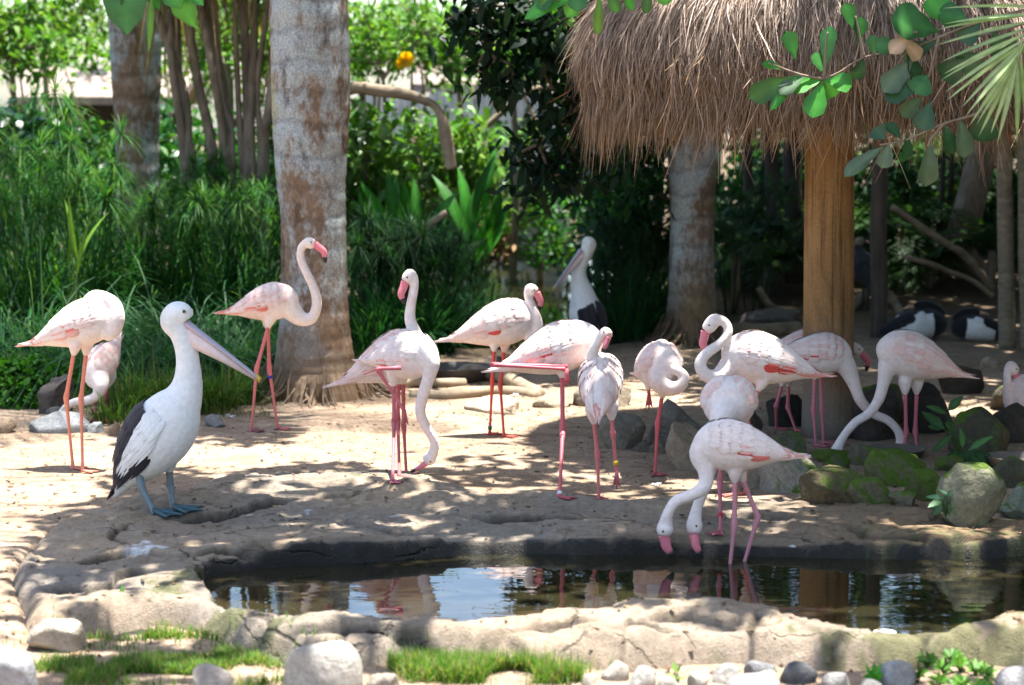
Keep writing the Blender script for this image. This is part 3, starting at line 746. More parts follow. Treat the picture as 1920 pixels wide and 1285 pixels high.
flamingo('half-hidden flamingo with a dusky face looking out behind the post', Y, (1496, 656, 0, 2, 1.0),
         [(1566, 664), (1582, 668, .02), (1592, 658, .03), (1598, 650, .03)], [(1616, 662, .02), (1628, 678, .02), (1624, 697, .02)],
         [L_([(1470, 708, 0), (1455, 762, 0), (1455, 806, 0)], Y, h=0), L_([(1479, 708, .06), (1477, 764, .06), (1493, 810, .05)], Y, h=10)], (.52, .14, .16), seed=14, pale=0)
Y = D(847)
flamingo('pale flamingo bowing left with crossed-over neck under the thatch', Y, (1726, 672, 184, 14, 1.08, 0, 1.05),
         [(1664, 690, -.02), (1657, 716, -.03), (1648, 748, -.04), (1630, 775, -.06), (1604, 792, -.08), (1584, 815, -.09), (1572, 836, -.1)], [(1566, 852, -.1), (1560, 862, -.1), (1552, 866, -.1)],
         [L_([(1697, 722, -.03), (1699, 812, -.03), (1693, 848, -.03)], Y, h=180), L_([(1719, 722, .03), (1716, 810, .03), (1719, 846, .03)], Y, h=180)], (.52, .13, .17), seed=15, red=.3, pale=.1)
Y = 13.0
flamingo('flamingo at the right picture edge with its neck in a tight loop', Y, (1962, 742, 180, 6, 1.0),
         [(1918, 766, -.02), (1900, 768, -.03), (1890, 754, -.03), (1889, 724, -.03), (1889, 697, -.02), (1895, 685, -.01)], [(1905, 700, 0), (1908, 716, 0), (1904, 728, 0)],
         [L_([(1950, 775, 0), (1952, 800, 0), (1950, 822, 0)], Y), L_([(1970, 775, 0), (1972, 800, 0), (1972, 824, 0)], Y)], PINK, seed=16, pale=.3)

# ---------------------------------------------------------------- pelicans
PW, PB = (.74, .74, .72), (.020, .018, .022)
def pelican(label, Y, body, neck, bill, legs, scl, eye_at, seed, foot_h, footsize=.15, crest=None, gape=1.0):
    random.seed(300 + seed)
    P = lambda q: np.array(at(q[0], q[1], Y + (q[2] if len(q) > 2 else 0)))
    cx, cy, hd, pt, bl, dy, fat = body
    B = Body(PELI, P((cx, cy, dy)), hd, pt, bl, fat=fat)
    foot = P(legs[0][-1]); t = thing('pelican', label, 'pelican', (foot[0], foot[1], 0), 'pelicans')
    mb = MB(); B.rings(mb)
    path = np.array([list(P(q[:3])) + [q[3] * scl] for q in neck]); sm = catmull(path, 6)
    V, F = tube(sm[:, :3], sm[:, 3], 16); mb.add(V, F)
    for lg in legs:
        h, k = P(lg[0]), P(lg[1]); d = unit(k - h)
        V, F = tube([h - d * .09, h - d * .07, h - d * .02, h + d * .03], [.02 * scl, .04 * scl, .045 * scl, .018 * scl], 12); mb.add(V, F)
    V, F = remesh(mb, .009, 5)
    nz = fbm(V, 10, 3, seed); c = np.array(PW) * (1 + .03 * nz)[:, None]
    hd_c = P(neck[-1][:3]); back = np.exp(-(np.linalg.norm(V - (P(crest) if crest else hd_c), axis=1) / .05) ** 2) * (1.0 if crest else 0)
    c = c * (1 - .35 * back[:, None])
    a, r_, u_ = B.loc(V); cream = sstep(-.1, -.22, u_) * (np.abs(a) < .6) * sstep(-.05, -.3, a)
    c = c * (1 - cream[:, None] * np.array([.02, .08, .25]))
    MB().add(V, F, np.clip(c, .02, .9)).build('body', M_PLUME, t)
    wht = lambda a_, th, k: np.array(PW) * random.uniform(.93, 1.04)
    blk = lambda a_, th, k: np.array(PB) * random.uniform(.7, 1.8)
    brn = lambda a_, th, k: np.array((.045, .032, .034)) * random.uniform(.6, 1.6)
    for side in (-1, 1):
        w = MB()
        feathers(w, B, side, [
            (-.22, 24, 100, 12, .27, .026, .008, brn), (-.14, 20, 108, 14, .30, .024, .013, blk), (-.05, 84, 116, 8, .24, .022, .017, blk),
            (.02, 54, 98, 14, .36, .017, .020, wht), (.10, 56, 104, 15, .32, .015, .023, wht), (.17, 56, 100, 13, .28, .018, .026, wht), (.25, 54, 96, 10, .22, .026, .027, wht),
            (.02, 2, 60, 11, .36, .030, .034, blk), (.11, 2, 60, 11, .32, .028, .038, blk), (.20, 4, 54, 9, .26, .028, .042, blk)])
        w.build('wing', M_FEATH, t)
    tl = MB(); feathers(tl, B, 1, [(-.34, -60, 60, 8, .22, .035, .002, brn), (-.40, 110, 250, 7, .14, .035, .001, wht)]); tl.build('tail', M_FEATH, t)
    # bill: flat upper mandible over a deep pouch, hooked nail
    b0, b1 = P(bill[0]), P(bill[1]); ax = unit(b1 - b0); Lb = np.linalg.norm(b1 - b0)
    dn = P(bill[2]) - b0; dn = unit(dn - ax * dn.dot(ax)); sd = np.cross(ax, dn)
    q = np.linspace(0, 1, 14)
    up = b0[None] + ax * (q * Lb)[:, None] - dn * (.004 + .012 * q * (1 - q))[:, None]
    V, F = tube(up, np.interp(q, [0, .1, .6, .95, 1], [.030, .027, .018, .017, .008]) * scl, 12, np.interp(q, [0, .15, .6, 1], [.022, .015, .0085, .006]) * scl, hint=sd)
    hgt = (V - b0) @ -dn; cc = np.where((hgt > .006 * scl)[:, None], np.array((.36, .34, .40)), np.array((.50, .38, .41)))
    m = MB(); m.add(V, F, cc); bo = m.build('bill', M_BEAK, t)
    dep = np.interp(q, [0, .08, .3, .6, .9, 1], [.062, .072, .050, .026, .010, .003]) * scl * gape
    lo = b0[None] + ax * (q * Lb * .985)[:, None] + dn * (.010 * scl * (1 - .5 * q) + dep * .5)[:, None]
    V, F = tube(lo, np.interp(q, [0, .1, .6, 1], [.026, .025, .015, .006]) * scl, 12, dep * .62 + .004 * scl, hint=sd)
    g = (V - b0) @ dn; cc = np.array((.70, .56, .52))[None] * np.ones((len(V), 1)); far_ = ((V - b0) @ ax / Lb)
    cc = cc * (1 - .45 * sstep(.25, .9, far_)[:, None]) 
    m = MB(); m.add(V, F, cc); m.build('pouch', M_BEAK, bo)
    V, F = tube([b1 - ax * .03 * scl - dn * .006, b1 - dn * .004, b1 + ax * .008 * scl + dn * .014 * scl], [.010 * scl, .011 * scl, .003 * scl], 8); m = MB(); m.add(V, F, (.55, .36, .03)); m.build('bill_hook', M_BEAK, bo)
    e = P(eye_at); n_ = unit(np.cross(ax, dn)); hw = P(neck[-2][:3])
    for s in (-1, 1):
        ec = e + n_ * 0
        off = (ec - hw) - n_ * (ec - hw).dot(n_); ec = hw + off + n_ * s * .044 * scl
        m = MB(); V, F = ball(ec, .0115 * scl, 12, 8); m.add(V, F, (.62, .60, .42)); V, F = ball(ec + n_ * s * .004 * scl, .0092 * scl, 12, 8); m.add(V, F, (.012, .012, .012)); m.build('eye', M_EYE, t)
    for lg in legs:
        p = [P(x) for x in lg]
        leg_part(t, p, np.array((.15, .19, .20)), r0=.0165 * scl, heading=foot_h, size=footsize * scl, foot_col=(.05, .105, .12), knob=1.25)
    return t
Yp = 10.25
f1, f2 = on_surf(290, 962), on_surf(322, 962)
pelican('big white pelican with black back standing on the stone rim', Yp, (287, 824, -12, 48, .61, 0, 1.0),
        [(300, 800, 0, .14), (333, 765, -.02, .115), (350, 728, -.02, .080), (353, 690, -.02, .061), (349, 655, -.02, .055), (338, 624, -.02, .054), (324, 604, -.02, .062), (330, 591, -.02, .064), (340, 589, -.03, .058), (350, 601, -.03, .044)],
        [(346, 606, -.03), (486, 712, -.12), (338, 640, -.03)],
        [[(258, 876, -.05), (266, 916, -.08), (290, 964, on_surf(290, 964).y - Yp)], [(317, 876, .06), (319, 912, .06), (326, 956, on_surf(326, 956).y - Yp)]], 1.0, (347, 584, -.07), 1, -20, crest=(302, 598, -.02))
Yq = 17.5
pelican('bluish pelican with black wings in the shade of the far bank', Yq, (1104, 604, 118, 60, .60, 0, .95),
        [(1100, 585, .0, .13), (1092, 550, .02, .10), (1086, 525, .02, .072), (1086, 505, .02, .060), (1094, 485, .02, .056), (1102, 468, .02, .058), (1104, 458, .02, .064), (1097, 457, 0, .055)],
        [(1090, 470, -.01), (1038, 543, -.12), (1100, 490, -.01)],
        [[(1090, 640, 0), (1092, 652, 0), (1092, 664, 0)], [(1118, 640, .04), (1120, 652, .04), (1120, 664, .04)]], .98, (1090, 455, -.06), 2, 118, gape=.7)

# ---------------------------------------------------------------- pied geese asleep on the ground
def goose(label, px, py, heading, L, seed):
    random.seed(500 + seed); g = ground_at(px, py); t = thing('goose', label, 'goose', g, 'pied geese resting under the thatch')
    B = Body(GOOS, (g.x, g.y, g.z + L * .2), heading, 4, L, fat=1.05); mb = MB(); B.rings(mb)
    n0 = B.C + B.f * L * .42
    path = np.array([B.C + B.f * L * .3, n0 + B.u * L * .14, n0 + B.u * L * .26 - B.f * L * .12, n0 + B.u * L * .29 - B.f * L * .28, n0 + B.u * L * .27 - B.f * L * .40])
    sm = catmull(np.concatenate([path, np.array([[.09], [.07], [.06], [.065], [.05]]) * L], 1), 5); V, F = tube(sm[:, :3], sm[:, 3], 12); mb.add(V, F)
    V, F = remesh(mb, .010, 4); a, r_, u_ = B.loc(V)
    black = (a > .24) | (u_ > .17) | (a < -.25)
    c = np.where((black & (vnoise(V, 12, seed) > -.9))[:, None], np.array((.014, .014, .017)), np.array((.78, .78, .78)))
    MB().add(V, F, c).build('body', M_PLUME, t)
    blk = lambda a_, th, k: np.array((.016, .016, .02)) * random.uniform(.6, 1.8)
    wh = lambda a_, th, k: np.array((.78, .78, .78)) * random.uniform(.95, 1.03)
    for side in (-1, 1):
        w = MB(); feathers(w, B, side, [(-.1, 20, 70, 8, .36, .04, .006, blk), (.0, 10, 62, 9, .3, .045, .010, blk), (.15, 40, 84, 7, .16, .045, .012, wh)]); w.build('wing', M_FEATH, t)
    bk = path[-1]; V, F = tube([bk, bk - B.f * L * .08, bk - B.f * L * .17 - B.u * L * .02], [.035 * L, .025 * L, .01 * L], 8); m = MB(); m.add(V, F, (.55, .33, .22)); m.build('beak', M_BEAK, t)
goose('black and white goose asleep behind the bowing pale flamingo', 1712, 636, 8, .60, 1)
goose('black and white goose asleep beside the slender palm stems', 1836, 638, 176, .50, 2)
# a dim dark bird at the wood's edge
def dark_bird():
    Yb = 20.5; P = lambda x, y, d=0: np.array(at(x, y, Yb + d)); g = P(1618, 578)
    t = thing('dark_bird', 'dim dark bird with pale crown standing behind the slender dark pole', 'bird', (g[0], g[1], 0))
    B = Body(PELI, P(1628, 508), 150, 38, .5, fat=.8); mb = MB(); B.rings(mb)
    sm = catmull(np.array([list(P(1620, 490)) + [.1], list(P(1612, 474)) + [.055], list(P(1609, 462)) + [.042], list(P(1612, 453)) + [.046], list(P(1619, 452)) + [.035]]), 5)
    V, F = tube(sm[:, :3], sm[:, 3], 12); mb.add(V, F); V, F = remesh(mb, .011, 4)
    cc = np.where((V[:, 2] > P(1610, 458)[2])[:, None], np.array((.20, .17, .11)), np.array((.05, .05, .06))); MB().add(V, F, cc).build('body', M_PLUME, t)
    for s in (-1, 1):
        w = MB(); feathers(w, B, s, [(-.1, 20, 100, 9, .4, .045, .006, lambda a, b, c: np.array((.03, .03, .035)) * random.uniform(.6, 1.5)), (.1, 14, 100, 10, .3, .05, .012, lambda a, b, c: np.array((.05, .05, .06)) * random.uniform(.6, 1.5))]); w.build('wing', M_FEATH, t)
    V, F = tube([P(1620, 453), P(1630, 457), P(1636, 464)], [.028, .018, .005], 8); m = MB(); m.add(V, F, (.1, .05, .05)); m.build('beak', M_BEAK, t)
    for x in (1620, 1630):
        f = on_surf(x, 582); leg_part(t, [P(x, 540), P(x - 2, 560), (P(x, 580)[0], f.y, f.z)], np.array((.05, .045, .04)), size=.09, heading=150)
dark_bird()

# ================================================================ rocks
def rock_build(moss, dark):
    def f(nt, b, out):
        v = noise_fac(nt, 5, 6, 0.65, 0.4); w = noise_fac(nt, 38, 5, 0.7)
        c = mix(nt, 0.6, vcol(nt), ramp(nt, v, [(0.3, (0.5, 0.48, 0.46)), (0.7, (1.3, 1.28, 1.22))]), 'MULTIPLY')
        c = mix(nt, 0.5, c, ramp(nt, w, [(0.35, (0.5, 0.5, 0.5)), (0.65, (1.25, 1.25, 1.25))]), 'MULTIPLY')
        if moss:
            g = nt.nodes.new('ShaderNodeNewGeometry'); s = nt.nodes.new('ShaderNodeSeparateXYZ'); nt.links.new(g.outputs['Normal'], s.inputs[0])
            m = noise_fac(nt, 5.5, 7, 0.72, 0.6)
            a = N(nt, 'ShaderNodeMath', _operation='MULTIPLY_ADD'); nt.links.new(s.outputs[2], a.inputs[0]); a.inputs[1].default_value = 0.12; nt.links.new(m, a.inputs[2])
            k = ramp(nt, a.outputs[0], [(0.56 - moss, (0, 0, 0)), (0.66 - moss, (1, 1, 1))])
            c = mix(nt, k, c, mix(nt, w, (0.03, 0.055, 0.008), (0.12, 0.20, 0.02)))
        nt.links.new(c, b.inputs['Base Color']); b.inputs['Roughness'].default_value = 0.9; b.inputs['Specular IOR Level'].default_value = 0.2
        ad = N(nt, 'ShaderNodeMath', _operation='ADD'); nt.links.new(v, ad.inputs[0]); nt.links.new(w, ad.inputs[1]); bump(nt, b, ad.outputs[0], 0.9, 0.024)
    return f
M_ROCK = mat('rock', rock_build(0, 0)); M_MOSS1 = mat('rock_mossy', rock_build(0.03, 0)); M_MOSS2 = mat('rock_very_mossy', rock_build(0.11, 0))
_ico = {}
def ico(n):
    if n not in _ico:
        bm = bmesh.new(); bmesh.ops.create_icosphere(bm, subdivisions=n, radius=1)
        _ico[n] = (np.array([v.co[:] for v in bm.verts]), np.array([[v.index for v in f.verts] for f in bm.faces])); bm.free()
    return _ico[n]
def rock_mesh(seed, size, angular=0.5, sub=4, col=(.3, .27, .22), rot=0.0):
    r_ = np.random.default_rng(seed); V, F = ico(sub); V = V.copy()
    V = np.sign(V) * np.abs(V) ** 0.85
    for _ in range(int(3 + 13 * angular)):                       # cut flat faces
        n = unit(r_.normal(size=3)); d = r_.uniform(.5, .86); k = V @ n; V = V - n * np.maximum(k - d, 0)[:, None] * .93
    V = V * (1 + .16 * fbm(V, 1.3, 3, seed) * (1 if angular > .2 else .5) + (.07 * fbm(V, 3.5, 3, seed + 3) - .06 * np.abs(fbm(V, 2.2, 2, seed + 5))) * (1 if angular > .2 else .25))[:, None]
    V = V / np.abs(V).max(0); V = V * np.array(size) / 2
    c, s = math.cos(rot), math.sin(rot); V = V @ np.array([[c, s, 0], [-s, c, 0], [0, 0, 1]])
    C = np.array(col)[None] * (1 + .15 * fbm(V, 3, 3, seed + 9))[:, None]
    return V, F, C
def rock(label, bb, m=None, col=(.30, .26, .21), angular=.5, depth=.9, seed=0, cat='rock', name='rock', group=None, sub=4, sink=.5, rot=0.0, z=None, Y=None):
    x0, y0, x1, y1 = bb; Yf = Y or on_surf((x0 + x1) / 2, y1).y; s = scale_at(Yf)
    w, h = (x1 - x0) / s, (y1 - y0) / s; d = w * depth; Yc = Yf + d * .35
    s = scale_at(Yc - .2 * d); w, h = (x1 - x0) / s, (y1 - y0) / s
    a = at((x0 + x1) / 2, y0, Yc); X = a.x; top = a.z - .02 * d; bot = surf(X, Yc) if z is None else z
    h = max(top - bot, .03); hh = h * (1 + sink)
    V, F, C = rock_mesh(seed + 11, (w, d, hh), angular, sub, col, rot)
    mb = MB(); mb.add(V + np.array((0, 0, h - hh / 2)), F, C); me = mb.mesh(name)
    o = link(name, me, m or M_ROCK); o.location = (X, Yc, bot); tag(o, label, cat, group)
    return o
GREY, TAN, WARM, DK = (.27, .27, .27), (.36, .30, .22), (.34, .25, .17), (.12, .10, .085)
rock('angular grey rock with a pale top left of the one-legged flamingo', (1122, 764, 1214, 842), M_ROCK, (.25, .22, .18), .8, .8, 1)
rock('tall leaning grey rock behind the one-legged flamingo', (1208, 738, 1326, 836), M_ROCK, (.22, .20, .17), .9, .6, 2)
rock('smooth block of tan rock right of the one-legged flamingo', (1247, 790, 1340, 882), M_ROCK, (.33, .28, .21), .6, .8, 3)
rock('bare-topped mossy boulder behind the wading flamingo', (1402, 826, 1560, 924), M_MOSS1, (.34, .30, .24), .8, .8, 4)
rock('brown flat-topped mossy rock next to the bare boulder', (1482, 868, 1664, 946), M_MOSS1, (.13, .105, .06), .9, .7, 5)
rock('small rounded mossy rock low in the mossy row', (1584, 894, 1694, 948), M_MOSS2, (.17, .15, .09), .7, .8, 6)
rock('wide green mossy rock below the food dish', (1618, 840, 1756, 912), M_MOSS2, (.16, .15, .08), .9, .8, 7)
rock('bright green mossy rock leaning on the large pale boulder', (1686, 876, 1766, 940), M_MOSS2, (.13, .14, .05), .7, .8, 8)
rock('large pale olive boulder at the end of the mossy row', (1738, 862, 1888, 982), M_MOSS1, (.24, .235, .16), .8, .7, 9)
rock('squared grey-green stone cut by the right picture edge', (1866, 904, 1960, 974), M_MOSS1, (.24, .26, .19), .7, .8, 10)
rock('mossy stone behind the bare-topped boulder', (1438, 806, 1520, 850), M_MOSS1, (.16, .15, .10), .5, .8, 12)
rock('flat mossy stone left of the dish', (1520, 834, 1608, 866), M_MOSS2, (.14, .12, .07), .5, .8, 13)
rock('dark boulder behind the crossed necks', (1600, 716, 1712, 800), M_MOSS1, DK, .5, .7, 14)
rock('dark mossy boulder beside the leafy weed', (1776, 762, 1920, 858), M_MOSS1, (.09, .085, .055), .5, .7, 15)
rock('dark boulder between the post and far palm', (1386, 572, 1500, 622), M_ROCK, (.14, .12, .10), .4, .8, 16)
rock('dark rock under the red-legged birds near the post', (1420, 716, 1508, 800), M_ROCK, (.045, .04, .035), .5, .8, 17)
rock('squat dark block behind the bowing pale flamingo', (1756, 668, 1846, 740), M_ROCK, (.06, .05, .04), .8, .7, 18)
rock('sunlit tan stone near the slender palm stems', (1838, 668, 1874, 690), M_ROCK, (.45, .36, .27), .4, .9, 19, sub=3)
rock('dark stone behind the flamingo at the picture edge', (1846, 702, 1960, 770), M_MOSS1, (.10, .09, .06), .6, .7, 20)
rock('flat sunlit stone slab behind the red-legged flamingo', (868, 742, 996, 776), M_ROCK, (.46, .38, .29), .4, .7, 21)
rock('low tan stone behind the sleeping flamingo', (996, 736, 1078, 764), M_ROCK, TAN, .5, .8, 22)
rock('broad flat stone behind the flamingo seen from behind', (1072, 718, 1200, 762), M_ROCK, (.28, .23, .17), .5, .6, 23)
rock('dark round boulder behind the bowing flamingo on the sand', (884, 664, 954, 704), M_ROCK, (.13, .10, .085), .3, .8, 24)
rock('long smooth grey boulder beneath the bowing pale flamingo', (34, 770, 178, 812), M_ROCK, (.33, .34, .34), .1, .5, 25)
rock('brown rounded stone at the left edge by the groundcover', (-24, 780, 34, 812), M_ROCK, WARM, .3, .8, 26, sub=3)
rock('pale grey stone right of the long smooth boulder', (162, 790, 202, 812), M_ROCK, (.36, .38, .38), .4, .8, 27, sub=3)
rock('brown stone behind the front pelican tail', (200, 786, 226, 818), M_ROCK, (.27, .20, .14), .4, .9, 28, sub=3)
rock('grey rough stone behind the front pelican breast', (380, 776, 428, 802), M_ROCK, (.26, .25, .24), .4, .9, 29, sub=3)
rock('dark stone behind the legs of the sleeping left flamingo', (70, 690, 146, 776), M_ROCK, (.12, .10, .09), .5, .8, 30)
rock('dark flat stone behind the long smooth boulder', (84, 762, 130, 782), M_ROCK, (.12, .12, .12), .2, .8, 31, sub=3)
rock('big bleached rock on the far side of the back pond', (940, 402, 1064, 486), M_ROCK, (.50, .47, .44), .7, .7, 32)
rock('smaller bleached rock at the back pond edge', (1030, 448, 1092, 486), M_ROCK, (.46, .44, .40), .6, .8, 33)
rock('big sun-bleached boulder in front of the rim', (528, 1196, 684, 1316), M_ROCK, (.40, .38, .34), .15, .8, 34)
rock('grey boulder in the bottom left corner', (-60, 1212, 70, 1320), M_ROCK, (.34, .34, .35), .25, .8, 35)
rock('pale cobble between boulder and grass', (684, 1256, 770, 1310), M_ROCK, (.38, .34, .28), .3, .9, 36)
rock('small shaded stone left of the big bleached boulder', (352, 1238, 440, 1300), M_ROCK, (.34, .30, .26), .3, .9, 37)
rock('flat tan stone at the left end of the rim', (48, 1158, 186, 1204), M_ROCK, (.44, .38, .30), .3, .6, 38)
for i, (lab, bb, m_, c_, an_) in enumerate([
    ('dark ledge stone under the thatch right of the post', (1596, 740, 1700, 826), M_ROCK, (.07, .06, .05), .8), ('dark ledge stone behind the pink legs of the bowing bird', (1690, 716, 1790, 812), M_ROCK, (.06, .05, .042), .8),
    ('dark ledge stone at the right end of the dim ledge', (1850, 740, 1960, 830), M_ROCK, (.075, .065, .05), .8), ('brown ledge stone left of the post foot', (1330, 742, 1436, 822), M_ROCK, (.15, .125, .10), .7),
    ('small mossy stone wedged between the bare boulder and brown rock', (1540, 846, 1600, 884), M_MOSS2, (.15, .14, .09), .5), ('mossy stone tucked behind the wide green rock', (1590, 832, 1650, 872), M_MOSS1, (.15, .13, .09), .5),
    ('tan stone at the left foot of the bare boulder', (1372, 874, 1432, 916), M_ROCK, (.26, .22, .17), .5), ('green stone under the leafy weed', (1744, 846, 1810, 884), M_MOSS2, (.13, .13, .07), .4),
    ('shadowed stone between weed and picture edge', (1840, 852, 1930, 916), M_MOSS1, (.13, .12, .08), .5), ('small stone filling the gap before the bright green rock', (1664, 914, 1730, 950), M_MOSS1, (.18, .16, .11), .4),
    ('dark chip of rock below the angular grey rock', (1176, 826, 1230, 848), M_ROCK, (.12, .10, .08), .8), ('tan wedge of rock between the leaning rock and block', (1216, 820, 1262, 850), M_ROCK, (.20, .16, .12), .7)]):
    rock(lab, bb, m_, c_, an_, .8, 120 + i)
PEB = [((1126, 1238, 1182, 1276), (.38, .34, .29), 'pale cobble under the middle of the front bank'), ((1172, 1248, 1232, 1290), (.42, .40, .36), 'whitish cobble right of the pale cobble'),
       ((1334, 1244, 1390, 1282), (.33, .31, .28), 'tan cobble left of the two dark cobbles'), ((1394, 1236, 1456, 1270), (.20, .20, .20), 'dark cobble with a sunlit cap'),
       ((1460, 1240, 1536, 1282), (.10, .10, .105), 'blackest cobble in the row under the bank'), ((1358, 1262, 1470, 1310), (.38, .36, .33), 'wide pale cobble in front of the dark ones'),
       ((1288, 1256, 1336, 1292), (.36, .33, .28), 'rounded buff cobble by the seedling'), ((1540, 1256, 1606, 1296), (.30, .29, .27), 'speckled grey cobble right of the blackest one'),
       ((1644, 1238, 1724, 1290), (.33, .33, .33), 'grey boulder beside the bright rosette weed'), ((1866, 1250, 1950, 1310), (.38, .37, .37), 'grey cobble in the bottom right corner'),
       ((1230, 1266, 1290, 1306), (.35, .32, .28), 'half-cut cobble at the bottom edge'), ((1418, 1256, 1462, 1274), (.40, .37, .32), 'little tan cobble against the dark capped one'),
       ((1084, 1262, 1130, 1300), (.36, .32, .26), 'sandy cobble at the end of the grass'), ((1600, 1272, 1660, 1310), (.40, .38, .34), 'low cobble below the rosette weed')]
for i, (bb, c_, lab) in enumerate(PEB): rock(lab, bb, M_ROCK, c_, .08, .8, 60 + i, 'cobble', 'cobble', 'cobbles along the front bank', 3)

# ---------------------------------------------------------------- roots, dishes, stub, feather
def wood_build(c0, c1, sc_=14, st_=(1, 1, .12), rough=.8):
    def f(nt, b, out):
        v = noise_fac(nt, sc_, 5, .6, .3, stretch=st_); w = noise_fac(nt, 2.0, 4, .6)
        c = mix(nt, .5, ramp(nt, v, [(.3, c0), (.7, c1)]), ramp(nt, w, [(.3, (.55, .55, .55)), (.7, (1.3, 1.3, 1.3))]), 'MULTIPLY')
        nt.links.new(c, b.inputs['Base Color']); b.inputs['Roughness'].default_value = rough; b.inputs['Specular IOR Level'].default_value = .25; bump(nt, b, v, .4, .006)
    return f
M_ROOT = mat('root_wood', wood_build((.15, .11, .07), (.36, .28, .19), 12, (.4, 1, 1)))
M_DKWOOD = mat('dark_wood', wood_build((.028, .022, .018), (.07, .055, .045)))
def post_nodes(nt, b, out):
    g = noise_fac(nt, 26, 6, .7, .4, stretch=(1, 1, .035)); p = noise_fac(nt, 2.2, 5, .65, .6, stretch=(1, 1, .5)); f = noise_fac(nt, 60, 4, .7)
    c = ramp(nt, p, [(.3, (.16, .085, .035)), (.5, (.30, .165, .065)), (.72, (.42, .25, .11))])
    c = mix(nt, .85, c, ramp(nt, g, [(.34, (.22, .18, .16)), (.47, (1, 1, 1)), (.7, (1.2, 1.18, 1.12))]), 'MULTIPLY')
    c = mix(nt, .35, c, ramp(nt, f, [(.35, (.5, .5, .5)), (.6, (1.2, 1.2, 1.2))]), 'MULTIPLY')
    t = nt.nodes.new('ShaderNodeTexCoord'); s = nt.nodes.new('ShaderNodeSeparateXYZ'); nt.links.new(t.outputs['Object'], s.inputs[0])
    ad = N(nt, 'ShaderNodeMath', _operation='MULTIPLY_ADD'); nt.links.new(p, ad.inputs[0]); ad.inputs[1].default_value = .5; nt.links.new(s.outputs[2], ad.inputs[2])
    mr = N(nt, 'ShaderNodeMapRange', **{'From Min': .35, 'From Max': 1.0}); nt.links.new(ad.outputs[0], mr.inputs[0])
    c = mix(nt, mr.outputs[0], mix(nt, f, (.10, .085, .07), (.24, .20, .16)), c)                 # grey splashed foot
    nt.links.new(c, b.inputs['Base Color']); b.inputs['Roughness'].default_value = .75; b.inputs['Specular IOR Level'].default_value = .2; bump(nt, b, g, .8, .012)
M_POST = mat('post_wood', post_nodes)
M_STEM = mat('stem_bark', wood_build((.14, .10, .07), (.30, .23, .17), 16, (1, 1, .3)))
M_CLAY = vmat('clay', .6, .3, 12, .4, .2, .004)
def log(label, pts, r, m=M_ROOT, name='root', cat='root', group=None, Y=None, bumps=.2, seed=0, taper=1.0):
    P = [np.array(on_surf(*p[:2])) + np.array((0, 0, (p[2] if len(p) > 2 else 0))) if Y is None else np.array(at(p[0], p[1], Y + (p[2] if len(p) > 2 else 0))) for p in pts]
    P = catmull(P, 7); n = len(P); rr = r * np.linspace(1, taper, n) * (1 + bumps * vnoise(P, 5, seed))
    P = P + .3 * r * np.stack([vnoise(P, 4, seed + 1), vnoise(P, 4, seed + 2), vnoise(P, 4, seed + 3)], -1)
    V, F = tube(P, rr, 12); c = MB(); c.add(V, F, (1, 1, 1)); o = c.build(name, m)
    o.location = P[0]; o.data.transform(__import__('mathutils').Matrix.Translation(-Vector(P[0]))); return tag(o, label, cat, group)
log('thick pale root arching over the sand by the dish', [(845, 722, .02), (880, 712, .07), (930, 716, .05), (985, 732, .02), (1010, 742, 0)], .05, seed=1)
log('straight root lying from the thick trunk towards the slab', [(690, 738, .0), (760, 728, .03), (830, 726, .03), (870, 722, .01)], .035, seed=2)
log('lower root running in front of the straight one', [(770, 744, 0), (830, 748, .02), (890, 744, .03), (960, 738, .02), (1010, 744, 0)], .04, seed=3)
log('weathered log behind the S-necked flamingo', [(1358, 632, .04), (1420, 630, .06), (1500, 626, .05)], .06, seed=4, name='log', cat='log')
log('pale curved root at the foot of the slender dark pole', [(1590, 585, .0), (1620, 572, .1), (1650, 566, .12), (1680, 580, .05), (1690, 592, 0)], .045, seed=5)
def dish(label, px, py, r, h, col, name='dish', lip=.02):
    g = on_surf(px, py); k = 28; a = np.linspace(0, 2 * np.pi, k, endpoint=False)
    prof = [(0, 0), (.82, 0), (1.0, 1.0), (1.03, 1.04), (.96, 1.04), (.90, .55), (.6, .25), (0, .22)]
    V = np.concatenate([np.stack([np.cos(a) * r * q, np.sin(a) * r * q, np.full(k, h * z_)], -1) for q, z_ in prof]); n = len(prof)
    i = np.arange(n - 1)[:, None] * k; j = np.arange(k)[None]; F = np.stack([i + j, i + (j + 1) % k, i + k + (j + 1) % k, i + k + j], -1).reshape(-1, 4)
    m = MB(); m.add(V, F, col); o = m.build(name, M_CLAY); o.location = (g.x, g.y + r, surf(g.x, g.y + r) - .003); return tag(o, label, 'dish', 'feeding dishes')
dish('wide dark dish on the ground by the roots', 855, 722, .27, .10, (.09, .08, .07))
dish('round stone feeding dish beneath the crossed necks', 1690, 866, .17, .05, (.12, .10, .08))
dish('pale feeding dish by the right picture edge', 1915, 888, .16, .07, (.15, .125, .10))
o = dish('small pale pipe stub poking out of the pond', 1663, 1168, .042, .05, (.62, .62, .60), 'pipe_stub'); o['category'] = 'pipe'; del o['group']; o.location.z = WZ - .012
